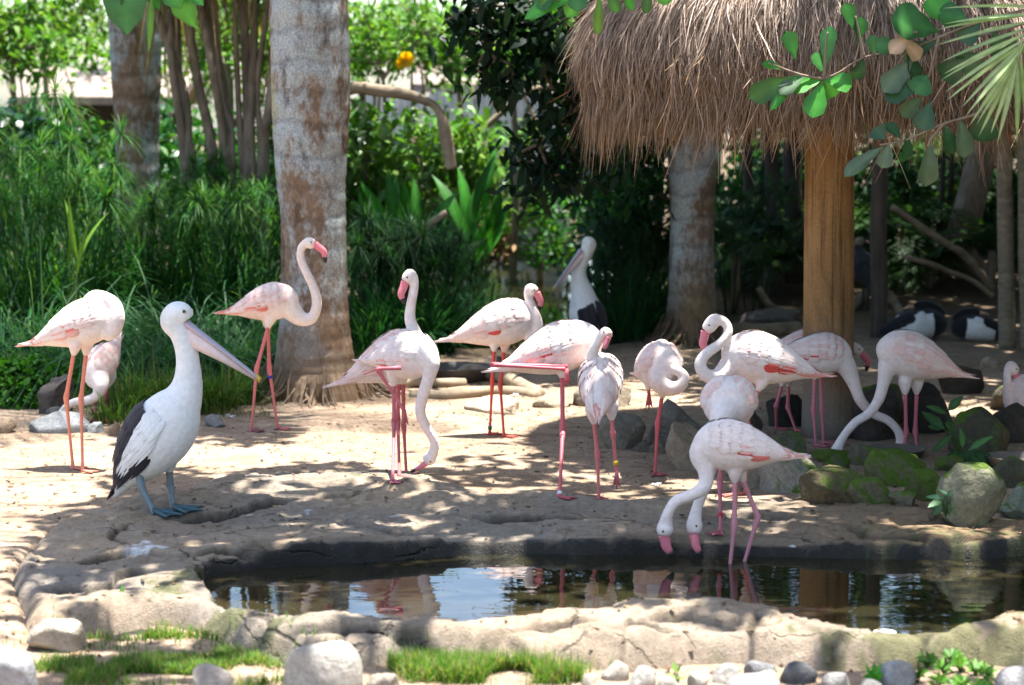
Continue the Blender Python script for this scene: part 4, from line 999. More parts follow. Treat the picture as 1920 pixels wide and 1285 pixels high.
def fluff(label, px, py, w, seed):
    g = on_surf(px, py); r_ = np.random.default_rng(seed); m = MB(); n = 26
    a = r_.uniform(0, 2 * np.pi, n); base = r_.normal(0, w * .12, (n, 3)); base[:, 2] = np.abs(base[:, 2])
    d = np.stack([np.cos(a), np.sin(a), r_.uniform(.05, .35, n)], -1); q = np.linspace(0, 1, 4)[None, :, None]
    P = base[:, None] + d[:, None] * q * w * .5 + np.array((0, 0, -.35)) * (q ** 2) * w * .4; P[..., 2] = np.maximum(P[..., 2], .002)
    W = np.stack([-np.sin(a), np.cos(a), 0 * a], -1)[:, None] * np.array([.3, 1, .8, .1])[None, :, None] * w * .06
    m.add(*strips(P, W, (.85, .85, .85))); o = m.build('feather', M_FEATH); o.location = g; tag(o, label, 'feather', 'moulted white feathers')
fluff('white down feather below the one-legged flamingo', 1230, 910, .06, 1)
fluff('white feather lying on the sand near the grey rough stone', 432, 782, .07, 2)
fluff('white feather at the left edge under the brown stone', 8, 808, .07, 3)
fluff('white feather caught on the slab behind the red legs', 966, 742, .06, 4)
fluff('tiny white feather afloat by the rim', 1486, 1026, .035, 5)

# ================================================================ the thatched hut
HUT = at(1552, 820, 12.9); HC = np.array((HUT.x, HUT.y, 0.0))
hut = thing('thatched_hut', 'round shaggy thatch shelter on one stout brown post', 'hut', (HC[0], HC[1], 0))
pz = surf(HC[0], HC[1]); zz_ = np.linspace(pz - .05, 3.1, 24)
V, F = tube(np.stack([np.full(24, HC[0]) - .01 * zz_, np.full(24, HC[1]), zz_], -1), np.interp(zz_, [0, .3, 3], [.163, .155, .142]), 28); m = MB(); m.add(V, F); m.build('post', M_POST, hut)
PROF = catmull(np.array([(1.42, 2.05), (1.47, 2.20), (1.46, 2.42), (1.38, 2.60), (1.16, 2.80), (.6, 3.14), (.05, 3.36)]), 6)
k = 48; a = np.linspace(0, 2 * np.pi, k, endpoint=False)
V = np.concatenate([np.stack([HC[0] + np.cos(a) * (r_ - .05), HC[1] + np.sin(a) * (r_ - .05), np.full(k, z_)], -1) for r_, z_ in PROF]); n = len(PROF)
i = np.arange(n - 1)[:, None] * k; j = np.arange(k)[None]; F = np.stack([i + j, i + (j + 1) % k, i + k + (j + 1) % k, i + k + j], -1).reshape(-1, 4)
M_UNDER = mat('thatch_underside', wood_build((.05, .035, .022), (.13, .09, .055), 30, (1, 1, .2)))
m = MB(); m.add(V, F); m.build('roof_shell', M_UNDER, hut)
for q in range(10):
    an = 2 * math.pi * q / 10 + .2; pr = PROF[::4]
    pts = np.array([(HC[0] + math.cos(an) * (r_ - .09), HC[1] + math.sin(an) * (r_ - .09), z_) for r_, z_ in pr]); V, F = tube(pts, .022, 8); m = MB(); m.add(V, F); m.build('rafter', M_DKWOOD, hut)
def thatch_strands():
    r_ = np.random.default_rng(5); m = MB()
    plen = np.concatenate([[0], np.cumsum(np.linalg.norm(np.diff(PROF, axis=0), axis=1))])
    pr = lambda s: (np.interp(s, plen, PROF[:, 0]), np.interp(s, plen, PROF[:, 1]))
    K = 6; q = np.linspace(0, 1, K)
    def layer(s0, n, ln, lift, hang, wid, tone, spread=.10):
        an = r_.uniform(0, 2 * np.pi, n); L = ln * r_.uniform(.42, 1.42, n); s = s0 + r_.normal(0, .03, n)
        tuft = np.sin(an * 23 + s0 * 9) * .8 + np.sin(an * 61 + 13 * s0) * .7 + np.sin(an * 140 + 31 * s0) * .5; L = L * (1 + .24 * tuft)
        S = s[:, None] - L[:, None] * q[None]
        rr, zz = pr(np.maximum(S, 0)); rr = rr + lift + .02 * tuft[:, None] * q + (r_.exponential(.03, n))[:, None] * q ** 1.5
        below = np.minimum(S, 0); zz = zz + below * (.98); rr = rr + below * hang
        aa = an[:, None] + (r_.normal(0, spread, n))[:, None] * q * L[:, None] + (r_.normal(0, .05, n))[:, None] * q ** 3 * L[:, None]
        P = np.stack([HC[0] + rr * np.cos(aa), HC[1] + rr * np.sin(aa), zz], -1)
        P = P + np.cumsum(r_.normal(0, .0034, P.shape), 1)
        t = np.stack([-np.sin(aa), np.cos(aa), 0 * aa], -1); rot = r_.normal(0, .5, (n, 1, 1)); rad = np.stack([np.cos(aa), np.sin(aa), 0 * aa + .4], -1)
        W = (t * np.cos(rot) + rad * np.sin(rot)) * (wid * r_.uniform(.6, 1.5, n))[:, None, None] * np.array([.9, 1, 1, .9, .7, .25])[None, :, None]
        g = (r_.uniform(.45, 1.45, n) * (1 + .22 * tuft))[:, None]; kk = r_.random(n)[:, None]
        c = (np.array(tone[0]) * (1 - kk) + np.array(tone[1]) * kk) * g
        m.add(*strips(P, W, np.clip(c, .01, .8)))
    high_tone = ((.40, .31, .25), (.20, .135, .095)); und = ((.30, .17, .075), (.16, .09, .045))  # higher strands paler and greyer, hanging ones browner
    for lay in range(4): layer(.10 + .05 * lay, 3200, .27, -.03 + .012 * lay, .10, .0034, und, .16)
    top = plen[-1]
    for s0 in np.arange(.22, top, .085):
        n = int(3200 * max(pr(s0)[0], .25) / 1.45); layer(s0, n, .38, .012 + .02 * (s0 < .8), .0, .0026, high_tone if s0 > .42 else ((.29, .20, .13), (.19, .12, .07)), .16)
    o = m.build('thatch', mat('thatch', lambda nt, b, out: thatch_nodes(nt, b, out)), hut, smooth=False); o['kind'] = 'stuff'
def thatch_nodes(nt, b, out):
    nt.links.new(vcol(nt), b.inputs['Base Color']); b.inputs['Roughness'].default_value = .55; b.inputs['Specular IOR Level'].default_value = .35
    tr = nt.nodes.new('ShaderNodeBsdfTranslucent'); nt.links.new(mix(nt, 1.0, vcol(nt), (1.1, .9, .6), 'MULTIPLY'), tr.inputs[0])
    ms = nt.nodes.new('ShaderNodeMixShader'); ms.inputs[0].default_value = .18
    nt.links.new(b.outputs[0], ms.inputs[1]); nt.links.new(tr.outputs[0], ms.inputs[2]); nt.links.new(ms.outputs[0], out)
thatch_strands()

# ================================================================ plants
def surf_many(x, y):
    z_ = gz(x, y); i_ = ((x - rx[0]) / st).astype(int); j_ = ((y - ry[0]) / st).astype(int)
    ok = (i_ >= 0) & (i_ < len(rx)) & (j_ >= 0) & (j_ < len(ry)); i_, j_ = np.clip(i_, 0, len(rx) - 1), np.clip(j_, 0, len(ry) - 1)
    return np.where(ok & keep[j_, i_], np.maximum(z_, RIM_Z[2][j_, i_]), z_)
ORD = ['leftmost', 'second', 'third', 'fourth', 'fifth', 'sixth', 'seventh', 'eighth', 'ninth', 'tenth', 'eleventh', 'twelfth', 'thirteenth', 'fourteenth', 'fifteenth']
def rank(lst, i):
    k = sorted(range(len(lst)), key=lambda q: lst[q][0]).index(i); return ORD[k] if k == 0 else ORD[k] + ' from left'
M_LEAF = leaf_mat('leaf', .5, .40, .22); M_WAX = leaf_mat('waxy_leaf', .32, .25, .4); M_GRASS = leaf_mat('grass_blade', .55, .42, .18)
M_DRY = leaf_mat('dry_leaf', .7, .2, .2, (1.1, .9, .6))
def palm_bark(nt, b, out):
    t = nt.nodes.new('ShaderNodeTexCoord')
    big = noise_fac(nt, 2.6, 5, .65, .5, stretch=(1, 1, .45)); fine = noise_fac(nt, 24, 6, .7, .3, stretch=(1, 1, .6)); spk = noise_fac(nt, 70, 4, .7); drk = noise_fac(nt, 9, 5, .7, .4, stretch=(1, 1, .35))
    s = nt.nodes.new('ShaderNodeSeparateXYZ'); nt.links.new(t.outputs['Object'], s.inputs[0])
    w = N(nt, 'ShaderNodeTexWave', Scale=1.5, Distortion=2.5, Detail=3.0, **{'Detail Scale': 2.5}); w.bands_direction = 'Z'; nt.links.new(t.outputs['Object'], w.inputs[0])
    brown = ramp(nt, fine, [(.3, (.13, .085, .055)), (.7, (.29, .20, .135))])
    lich = ramp(nt, spk, [(.32, (.18, .19, .185)), (.62, (.42, .455, .45))])
    f = N(nt, 'ShaderNodeMath', _operation='MULTIPLY_ADD'); nt.links.new(fine, f.inputs[0]); f.inputs[1].default_value = .45; nt.links.new(big, f.inputs[2])
    k = ramp(nt, f.outputs[0], [(.66, (0, 0, 0)), (.78, (1, 1, 1))])
    c = mix(nt, k, brown, lich)
    yel = ramp(nt, noise_fac(nt, 2.3, 3, .5, stretch=(1, 1, .35)), [(.64, (0, 0, 0)), (.74, (.6, .6, .6))]); c = mix(nt, yel, c, (.40, .34, .10))
    c = mix(nt, .75, c, ramp(nt, drk, [(.33, (.28, .25, .23)), (.46, (1.05, 1.05, 1.05))]), 'MULTIPLY')
    c = mix(nt, .30, c, ramp(nt, w.outputs[1], [(.0, (.3, .27, .25)), (.18, (1.1, 1.1, 1.1))]), 'MULTIPLY')
    lo = N(nt, 'ShaderNodeMapRange', **{'From Min': .15, 'From Max': .75}); nt.links.new(s.outputs[2], lo.inputs[0])
    c = mix(nt, lo.outputs[0], mix(nt, fine, (.09, .055, .03), (.30, .20, .12)), c)
    nt.links.new(c, b.inputs['Base Color']); b.inputs['Roughness'].default_value = .88; b.inputs['Specular IOR Level'].default_value = .2
    ad = N(nt, 'ShaderNodeMath', _operation='ADD'); nt.links.new(fine, ad.inputs[0]); nt.links.new(w.outputs[1], ad.inputs[1]); bump(nt, b, ad.outputs[0], .7, .016)
M_PALM = mat('palm_bark', palm_bark)

def frond(mb, base, az, el, L, n=34, droop=1.0, ll=.5, wid=.018, col=(.06, .12, .02), rs=None, vee=.5):
    rs = rs or rng; q = np.linspace(0, 1, 12); h = np.array((math.cos(az), math.sin(az), 0))
    P = np.array(base)[None] + h * (q * L * math.cos(el))[:, None] + np.array((0, 0, 1)) * (q * L * math.sin(el) - droop * L * .55 * q ** 2.2)[:, None]
    V, F = tube(P, np.linspace(.022, .005, 12) * (L / 2.2) ** .5, 6); mb.add(V, F, np.array(col) * 1.2)
    T, S, Nn = frames(P, (0, 0, 1.0)); S, Nn = np.cross(T, unit(np.cross(T, [0, 0, 1.0]) + 1e-6)), unit(np.cross(T, [0, 0, 1.0]) + 1e-6)
    u = np.linspace(.12, .99, n); i = np.clip((u * 11).astype(int), 0, 10); f = u * 11 - i
    B = P[i] * (1 - f)[:, None] + P[i + 1] * f[:, None]; Tn = T[i]; Sd = Nn[i]; U = -S[i]
    U = U * np.sign(U[:, 2:3] + 1e-6)
    k = np.linspace(0, 1, 5)[None, :, None]
    ln = ll * (np.sin(np.pi * np.clip(u * .92 + .06, 0, 1)) ** .7 + .12) * rs.uniform(.85, 1.1, n)
    for sgn in (-1, 1):
        d = unit(Sd * sgn + Tn * (.35 + .9 * u[:, None] ** 2) + U * vee * rs.uniform(.2, 1, (n, 1)))
        Q = B[:, None] + d[:, None] * k * ln[:, None, None] + np.array((0, 0, -1)) * (k ** 2) * (ln * .32)[:, None, None] * droop
        W = unit(np.cross(d, Tn + .01))[:, None] * 0 + Tn[:, None] * np.array([.5, 1, .95, .7, .08])[None, :, None] * wid
        c = np.array(col)[None] * rs.uniform(.7, 1.35, (n, 1)); mb.add(*strips(Q, W, c))

def palm_tree(label, px_prof, Y, top, fronds, seed, crown_r=2.4):
    """px_prof: (row, left, right) outline of the trunk in view"""
    rs = np.random.default_rng(seed); s = scale_at(Y); pts, rr = [], []
    for row, l, r_ in px_prof:
        p = at((l + r_) / 2, row, Y); pts.append(p[:]); rr.append((r_ - l) / 2 / s)
    base = Vector(pts[0]); gz0 = surf(base.x, base.y)
    t = thing('palm_tree', label, 'tree', (base.x, base.y, gz0), 'pale trunked palms')
    P = list(pts); last = Vector(P[-1]); d = (Vector(P[-1]) - Vector(P[-3])); d = d / max(d.z, .1)
    while P[-1][2] < top:
        P.append(tuple(Vector(P[-1]) + Vector((d.x * .3, 0, .55)))); rr.append(rr[-1] * .985)
    P[0] = (P[0][0], P[0][1], gz0 - .1)
    A = catmull(np.concatenate([np.array(P), np.array(rr)[:, None]], 1), 10)
    n = 40; T, S, Nn = frames(A[:, :3]); a = np.linspace(0, 2 * np.pi, n, endpoint=False)
    zrel = A[:, 2] - gz0; flare = np.exp(-np.maximum(zrel, 0) / .16)
    R_ = A[:, 3][:, None] * (1 + flare[:, None] * (.10 + .16 * np.abs(np.sin(a * 3.5 + seed))[None]) + .02 * np.sin(zrel * 38)[:, None] ** 8 + .025 * np.sin(a * 2 + zrel[:, None] * 1.7)[...])
    V = A[:, None, :3] + S[:, None] * (R_ * np.cos(a))[..., None] + Nn[:, None] * (R_ * np.sin(a))[..., None]
    V = V.reshape(-1, 3); V = V + unit(V - np.repeat(A[:, :3], n, 0)) * (.010 * fbm(V, 7, 3, seed))[:, None]
    i = np.arange(len(A) - 1)[:, None] * n; j = np.arange(n)[None]; F = np.stack([i + j, i + (j + 1) % n, i + n + (j + 1) % n, i + n + j], -1).reshape(-1, 4)
    m = MB(); m.add(V, F); tr = m.build('trunk', M_PALM, t)
    # fibrous roots round the foot
    m = MB()
    for q in range(70):
        an = rs.uniform(0, 2 * np.pi); r0 = A[0, 3] * 1.02; z0 = rs.uniform(.05, .26)
        l = rs.uniform(.06, .26); e = np.array((math.cos(an), math.sin(an)))
        pp = np.array([(base.x + e[0] * r0 * .98, base.y + e[1] * r0 * .98, gz0 + z0), (base.x + e[0] * (r0 + .05), base.y + e[1] * (r0 + .05), gz0 + z0 * .6), (base.x + e[0] * (r0 + .06 + l * .6) + rs.normal(0, .03), base.y + e[1] * (r0 + .06 + l * .6), gz0 + .01), (base.x + e[0] * (r0 + l + .1), base.y + e[1] * (r0 + l + .1), gz0 - .03)])
        V, F = tube(catmull(pp, 3), rs.uniform(.006, .016), 5); m.add(V, F)
    o = m.build('root_mat', mat('root_fibre', wood_build((.09, .06, .04), (.27, .19, .12), 20)), t); o['kind'] = 'stuff'
    m = MB(); c0 = A[-1, :3]
    for q in range(fronds):
        frond(m, c0, 2 * np.pi * q / fronds + rs.uniform(-.2, .2), rs.uniform(-.1, .95), crown_r * rs.uniform(.85, 1.1), 36, rs.uniform(.6, 1.1), .5, .02, (.055, .11, .02), rs)
    m.build('crown', M_LEAF, t)
    return t
palm_tree('thick lichen-spotted palm trunk behind the tall banded flamingo', [(742, 503, 684), (715, 510, 674), (690, 516, 666), (640, 520, 660), (560, 524, 655), (450, 526, 650), (380, 523, 648), (300, 515, 651), (150, 510, 655), (0, 508, 650)], 14.7, 7.2, 13, 1)
palm_tree('blue-grey palm trunk at upper left behind the papyrus', [(590, 214, 312), (480, 216, 306), (280, 217, 298), (200, 214, 300), (100, 208, 301), (0, 203, 302)], 21.0, 7.5, 12, 2)
palm_tree('grey ringed palm trunk below the left eave of the thatch', [(640, 1243, 1352), (600, 1250, 1344), (520, 1254, 1340), (400, 1256, 1341), (260, 1249, 1346), (150, 1247, 1346)], 18.2, 7.4, 12, 3)

# ---- canopy trees round the yard: their crowns hang over the frame and throw the dappled shade
def proj(x, y): return 960 + FPX * x / (y * math.cos(PITCH) + CAM_H * math.sin(PITCH)), HOR + 8000.0 / y
SH = [  # soft boxes on the ground (as seen): x0, y0, x1, y1, shaded share, feather
    (1010, 800, 1300, 950, .80, 30), (1290, 600, 2400, 770, .92, 30), (1290, 560, 2400, 1150, .87, 40), (110, 945, 1450, 1110, .86, 25), (20, 1015, 400, 1140, .60, 30),
    (215, 890, 395, 1010, .99, 25), (470, 868, 1000, 915, .66, 18), (390, 750, 560, 840, .70, 25), (200, 700, 480, 830, .5, 30),
    (60, 1170, 520, 1330, .55, 30), (640, 1170, 960, 1235, .45, 20), (1180, 1140, 1420, 1200, .55, 20), (1150, 640, 1320, 740, .5, 20), (1480, 1180, 1600, 1250, .4, 20),
    (500, 560, 700, 760, .72, 30), (640, 540, 1260, 690, .5, 30), (-200, 480, 480, 640, .1, 30), (-200, 640, 490, 745, .55, 25), (980, 570, 1210, 720, .988, 12), (1250, 480, 2600, 600, .70, 30), (1400, 1150, 2300, 1330, .35, 30)]
LIT = [(1690, 1000, 1900, 1100, .05, 15), (1385, 935, 1530, 985, .1, 12), (1080, 756, 2100, 902, .12, 20), (-300, 785, 228, 965, .0, 15), (535, 735, 1005, 868, .0, 18), (0, 560, 225, 700, .1, 15), (860, 700, 1000, 770, .1, 20), (1280, 700, 1400, 770, .5, 20), (1300, 905, 1440, 960, .45, 20)]
def shade(px, py):
    s = np.full(px.shape, .16)
    for (x0, y0, x1, y1, v, f) in SH:
        k = sstep(x0 - f, x0 + f, px) * (1 - sstep(x1 - f, x1 + f, px)) * sstep(y0 - f, y0 + f, py) * (1 - sstep(y1 - f, y1 + f, py)); s = np.maximum(s, v * k)
    for (x0, y0, x1, y1, v, f) in LIT:
        k = sstep(x0 - f, x0 + f, px) * (1 - sstep(x1 - f, x1 + f, px)) * sstep(y0 - f, y0 + f, py) * (1 - sstep(y1 - f, y1 + f, py)); s = s * (1 - k) + np.minimum(s, v) * k
    return s
def leaves(mb, C, L, wr, cols, rs, up=.5, K=4, fold=.0, droop=.3):
    """free leaves centred at C, mostly facing up"""
    n = len(C); az = rs.uniform(0, 2 * np.pi, n); tilt = rs.normal(-.25, .5, n)
    d = np.stack([np.cos(az) * np.cos(tilt), np.sin(az) * np.cos(tilt), np.sin(tilt)], -1)
    nm = unit(np.stack([rs.normal(0, 1, n), rs.normal(0, 1, n), np.full(n, 1.0) + up], -1)); w = unit(np.cross(d, nm))
    l = L * rs.uniform(.65, 1.25, n); q = np.linspace(0, 1, K)
    prof = {4: [.12, .95, .8, .04], 5: [.1, .8, 1, .7, .04], 3: [.15, 1, .05]}[K]
    P = C[:, None] + d[:, None] * ((q - .5)[None, :] * l[:, None])[..., None] - np.array((0, 0, 1)) * (droop * l[:, None] * q[None] ** 2)[..., None]
    W = w[:, None] * (np.array(prof)[None] * (l * wr / 2)[:, None])[..., None]
    c = np.asarray(cols, float); c = c[rs.integers(0, len(c), n)] * rs.uniform(.65, 1.35, (n, 1))
    mb.add(*strips(P, W, np.clip(c, .004, .6)))
CANOPY = []
def canopy_leaves():
    rs = np.random.default_rng(42); n = 26000
    x, y = rs.uniform(-5.5, 7.5, n), rs.uniform(6.6, 26, n)
    px, py = proj(x, y); s = np.clip(shade(px, py), 0, .985); lam = -np.log(1 - s)
    nz = fbm(np.stack([x, y, 0 * x], -1), 1.5, 3, 66); clump_ = sstep(-.22, .12, nz + 1.1 * (s - .55))
    keep_ = rs.random(n) < lam * clump_ / 3.2
    x, y = x[keep_], y[keep_]; z = rs.uniform(4.6, 6.6, len(x)) + .4 * np.sin(x * 1.3) + np.maximum(y - 16, 0) * .12
    return np.stack([x - SUN_DIR.x / -SUN_DIR.z * -z * 1.0 * -1 if False else x + (-SUN_DIR.x / -SUN_DIR.z) * z, y + (-SUN_DIR.y / -SUN_DIR.z) * z, z], -1)
TW = canopy_leaves()
def canopy_tree(label, trunk, sel, seed, r=.2, sky_block=()):
    rs = np.random.default_rng(seed); tw = TW[sel]; x0, y0 = trunk; g0 = surf(x0, y0)
    t = thing('canopy_tree', label, 'tree', (x0, y0, g0)); m = MB()
    top = np.array((x0, y0, 4.4)); V, F = tube(catmull(np.array([(x0, y0, g0 - .1), (x0 + .05, y0, g0 + 1.6), (x0 - .05, y0, 3.2), top]), 6), np.linspace(r, r * .7, 19), 16); m.add(V, F); m.build('trunk', M_STEM, t)
    lb = MB(); hubs = tw[rs.choice(len(tw), min(22, len(tw)), replace=False)]
    for h in hubs:
        mid = (top + h) / 2 + np.array((rs.normal(0, .2), rs.normal(0, .2), .45)); V, F = tube(catmull(np.array([top - np.array((0, 0, .3)), mid, h]), 8), np.linspace(.013, .005, 17), 6); lb.add(V, F)
    for p in tw[::2]:
        h = hubs[np.argmin(np.linalg.norm(hubs - p, axis=1))]; V, F = tube(np.array([h, (h + p) / 2 + np.array((0, 0, .08)), p]), [.006, .005, .003], 5); lb.add(V, F)
    lb.build('limbs', M_STEM, t)
    C = np.repeat(tw, 11, 0) + rs.normal(0, 1, (len(tw) * 11, 3)) * np.array((.12, .12, .11)); mb = MB()
    leaves(mb, C, .19, .5, [(.04, .10, .016), (.055, .125, .02), (.03, .075, .014)], rs, .9)
    for (cx_, cy_, cz_) in sky_block:                                  # unseen leaf masses added outside the frame to block low sky light
        leaves(mb, np.array((cx_, cy_, cz_)) + rs.normal(0, 1, (420, 3)) * np.array((.75, .95, .75)), .34, .5, [(.03, .08, .014), (.045, .11, .018)], rs, .5)
        V, F = tube(catmull(np.array([top, (top + np.array((cx_, cy_, cz_ + 1.5))) / 2 + np.array((0, 0, .5)), (cx_, cy_, cz_)]), 6), np.linspace(.06, .02, 13), 6); MB().add(V, F)
    mb.build('crown', M_LEAF, t)
tx, ty = TW[:, 0], TW[:, 1]
canopy_tree('broad-leaved tree whose branches overhang the pond from the right', (4.3, 8.6), (ty < 11.6) & (tx > -.3), 1, sky_block=[(6.0 + .6 * (k % 2), 4.5 + 1.9 * k, z_) for k in range(5) for z_ in (.8, 2.6, 4.4)])
canopy_tree('broad-leaved tree overhanging the front pelican from the left', (-4.4, 11.0), (tx <= -.3) & (ty < 13.6), 2)
canopy_tree('tall tree shading the thicket from beyond the left edge', (-6.4, 16.5), (tx <= -.3) & (ty >= 13.6), 3, sky_block=[(-8.2 - .6 * (k % 2), 18 + 2.1 * k, z_) for k in range(4) for z_ in (1, 3)])
canopy_tree('tall tree shading the ground behind the thatched hut', (6.2, 17.5), (tx > -.3) & (ty >= 11.6), 4, sky_block=[(7.2 + .6 * (k % 2), 14 + 2.1 * k, z_) for k in range(6) for z_ in (1, 3, 5)])

# ---- single big leaves, each a part
def big_leaf(parent, B, T, w, nrm, col, m=M_WAX, curl=.12, name='leaf', K=15, shape='obovate'):
    B, T = np.array(B, float), np.array(T, float); d = T - B; L = np.linalg.norm(d); d = d / L
    n = np.array(nrm, float); n = unit(n - d * n.dot(d)); s = np.cross(d, n); q = np.linspace(0, 1, K)
    pf = {'obovate': np.interp(q, [0, .08, .3, .6, .82, .94, 1], [.05, .10, .55, .95, 1, .65, .03]), 'ovate': np.interp(q, [0, .1, .3, .5, .8, 1], [.06, .45, .95, 1, .55, .02]),
          'lance': np.interp(q, [0, .1, .4, .7, 1], [.12, .6, 1, .75, .02])}[shape]
    pf = np.convolve(np.concatenate([[pf[0]], pf, [pf[-1]]]), [.25, .5, .25], 'valid'); pf[0] *= .6; pf[-1] = .02
    P = B + d * (q * L)[:, None] - n * (curl * L * (q - .3) ** 2)[:, None]; W = s * (pf * w / 2)[:, None]
    wv = 1 + .06 * np.sin(q * 17 + L * 90)
    V, F, C = strips(P[None], (W * wv[:, None])[None], col, fold=(n * (pf * w * .10)[:, None])[None])
    C = C.copy().reshape(K, 3, 3); C[:, 1] *= 1.7; mb = MB(); mb.add(V, F, C.reshape(-1, 3)); return mb.build(name, m, parent)
def twig(parent, pts, r, name='twig', m=M_STEM, col=(.07, .13, .035)):
    P = catmull(np.array([p[:] for p in pts]), 5); V, F = tube(P, np.linspace(r, r * .5, len(P)), 7); mb = MB(); mb.add(V, F, col); return mb.build(name, m, parent)
def branch(label, Y, twigs, lv, cat='branch', name='leafy_branch', seed=0, group=None, shape='obovate'):
    rs = random.Random(seed); a0 = at(*twigs[0][0], Y); t = thing(name, label, cat, a0, group)
    for tw in twigs: twig(t, [at(x, y, Y) for x, y in tw], .008)
    for (bx, by, tx_, ty_, w, col, dd) in lv:
        B_, T_ = at(bx, by, Y), at(tx_, ty_, Y + dd); s = scale_at(Y)
        big_leaf(t, B_, T_, w * 1.3 / s, (rs.uniform(-.5, .5), -1, rs.uniform(.1, .8)), np.array(col) * rs.uniform(.85, 1.15), curl=rs.uniform(-.05, .3), shape=shape)
    return t
Lg, Lm, Ld, Lb = (.045, .20, .025), (.03, .115, .025), (.025, .07, .03), (.075, .115, .07)
branch('bright green leafy twig hanging before the thatch', 10.6, [[(1960, 30), (1860, 62), (1760, 80), (1690, 96), (1620, 108), (1575, 135), (1545, 148)], [(1545, 148), (1500, 140), (1440, 118)], [(1620, 108), (1612, 70), (1604, 30)], [(1545, 148), (1548, 90), (1552, 60)]],
       [(1545, 148, 1478, 166, 34, Lg, 0), (1548, 150, 1598, 158, 32, Lg, -.03), (1542, 152, 1522, 220, 36, Lg, -.05), (1500, 142, 1404, 184, 34, Lm, .02), (1510, 140, 1462, 178, 26, Lb, -.03), (1548, 130, 1556, 48, 26, Lm, .03),
        (1545, 145, 1566, 182, 28, Lg, .02), (1492, 112, 1476, 58, 24, Lg, 0), (1500, 135, 1445, 208, 16, Lg, -.02), (1604, 60, 1584, 6, 26, Lm, 0), (1608, 80, 1616, 32, 24, Lm, .02), (1545, 140, 1530, 98, 26, Lm, .02), (1470, 130, 1430, 118, 16, Lg, 0),
        (1620, 108, 1604, 150, 24, Ld, .02), (1640, 104, 1636, 66, 22, Lm, 0)], seed=1)
branch('grey-green leaves drooping at the right edge of the thatch', 10.2, [[(1960, 10), (1840, 40), (1760, 70), (1700, 100), (1680, 130)], [(1760, 70), (1745, 130), (1730, 190)], [(1900, 170), (1840, 210), (1770, 232), (1700, 262), (1650, 272)], [(1770, 232), (1745, 262), (1740, 280)]],
       [(1700, 100, 1720, 150, 34, Ld, .03), (1715, 110, 1655, 172, 34, Lb, -.02), (1735, 150, 1660, 188, 30, Ld, 0), (1740, 140, 1716, 174, 40, Lm, -.03), (1730, 180, 1690, 218, 26, Ld, .02), (1745, 190, 1728, 245, 34, Ld, 0), (1660, 272, 1582, 328, 24, Lb, -.03),
        (1660, 262, 1640, 240, 30, Ld, .02), (1668, 268, 1654, 316, 24, Lb, 0), (1690, 262, 1664, 230, 22, Ld, 0), (1744, 264, 1740, 350, 32, Lb, -.02), (1800, 220, 1812, 296, 34, Lb, -.03), (1770, 232, 1790, 290, 26, Ld, .02), (1850, 205, 1842, 268, 44, Ld, .03), (1700, 250, 1702, 300, 20, Ld, 0),
        (1760, 60, 1672, 34, 60, Lm, -.05), (1790, 50, 1740, -6, 44, Lg, .03), (1820, 45, 1760, 20, 40, Lm, 0), (1840, 40, 1800, 76, 40, Ld, .02), (1760, 74, 1690, 110, 30, Ld, .04), (1700, 90, 1640, 84, 26, Lm, 0), (1845, 100, 1800, 130, 44, Ld, .05), (1810, 110, 1766, 150, 40, Ld, .05), (1860, 60, 1890, 110, 44, Ld, .05)], seed=2)
branch('curled dry brown leaf stuck among the grey-green leaves', 10.15, [[(1720, 60), (1700, 66)]], [(1716, 62, 1668, 98, 26, (.42, .28, .19), -.03), (1690, 70, 1728, 112, 24, (.42, .28, .19), .02)], 'leaf', 'dry_leaf', 3)
branch('dark leaf sprig poking down at the top left corner', 9.0, [[(240, -60), (300, -30), (350, -20)], [(300, -30), (285, -5)]], [(238, -40, 238, 66, 70, Lm, 0), (330, -24, 362, 54, 40, Lg, .03), (284, -10, 279, 100, 11, (.07, .17, .02), 0), (320, -26, 338, 16, 40, Lg, -.03), (270, -40, 300, 20, 30, Lm, .05), (225, -30, 206, 22, 34, Ld, .05), (350, -20, 382, 10, 24, Lg, 0)], seed=4, shape='ovate')
branch('green leaf spray poking down at top centre beside the thatch', 9.2, [[(960, -50), (1060, -30), (1150, -24), (1240, -30)]], [(1120, -26, 980, 26, 24, Lg, 0), (1060, -30, 1000, 8, 44, Lm, .03), (1100, -26, 1062, 32, 24, Lg, .03), (1125, -20, 1120, 66, 16, (.07, .16, .02), 0), (1140, -22, 1158, 24, 20, Lm, 0), (1170, -24, 1185, 20, 16, Lg, .02), (1215, -26, 1212, 26, 16, Lm, 0), (1240, -30, 1250, 10, 22, Lg, 0), (1090, -30, 1080, 20, 30, Lm, -.03), (1020, -40, 1034, 14, 34, Lm, 0)], seed=5)
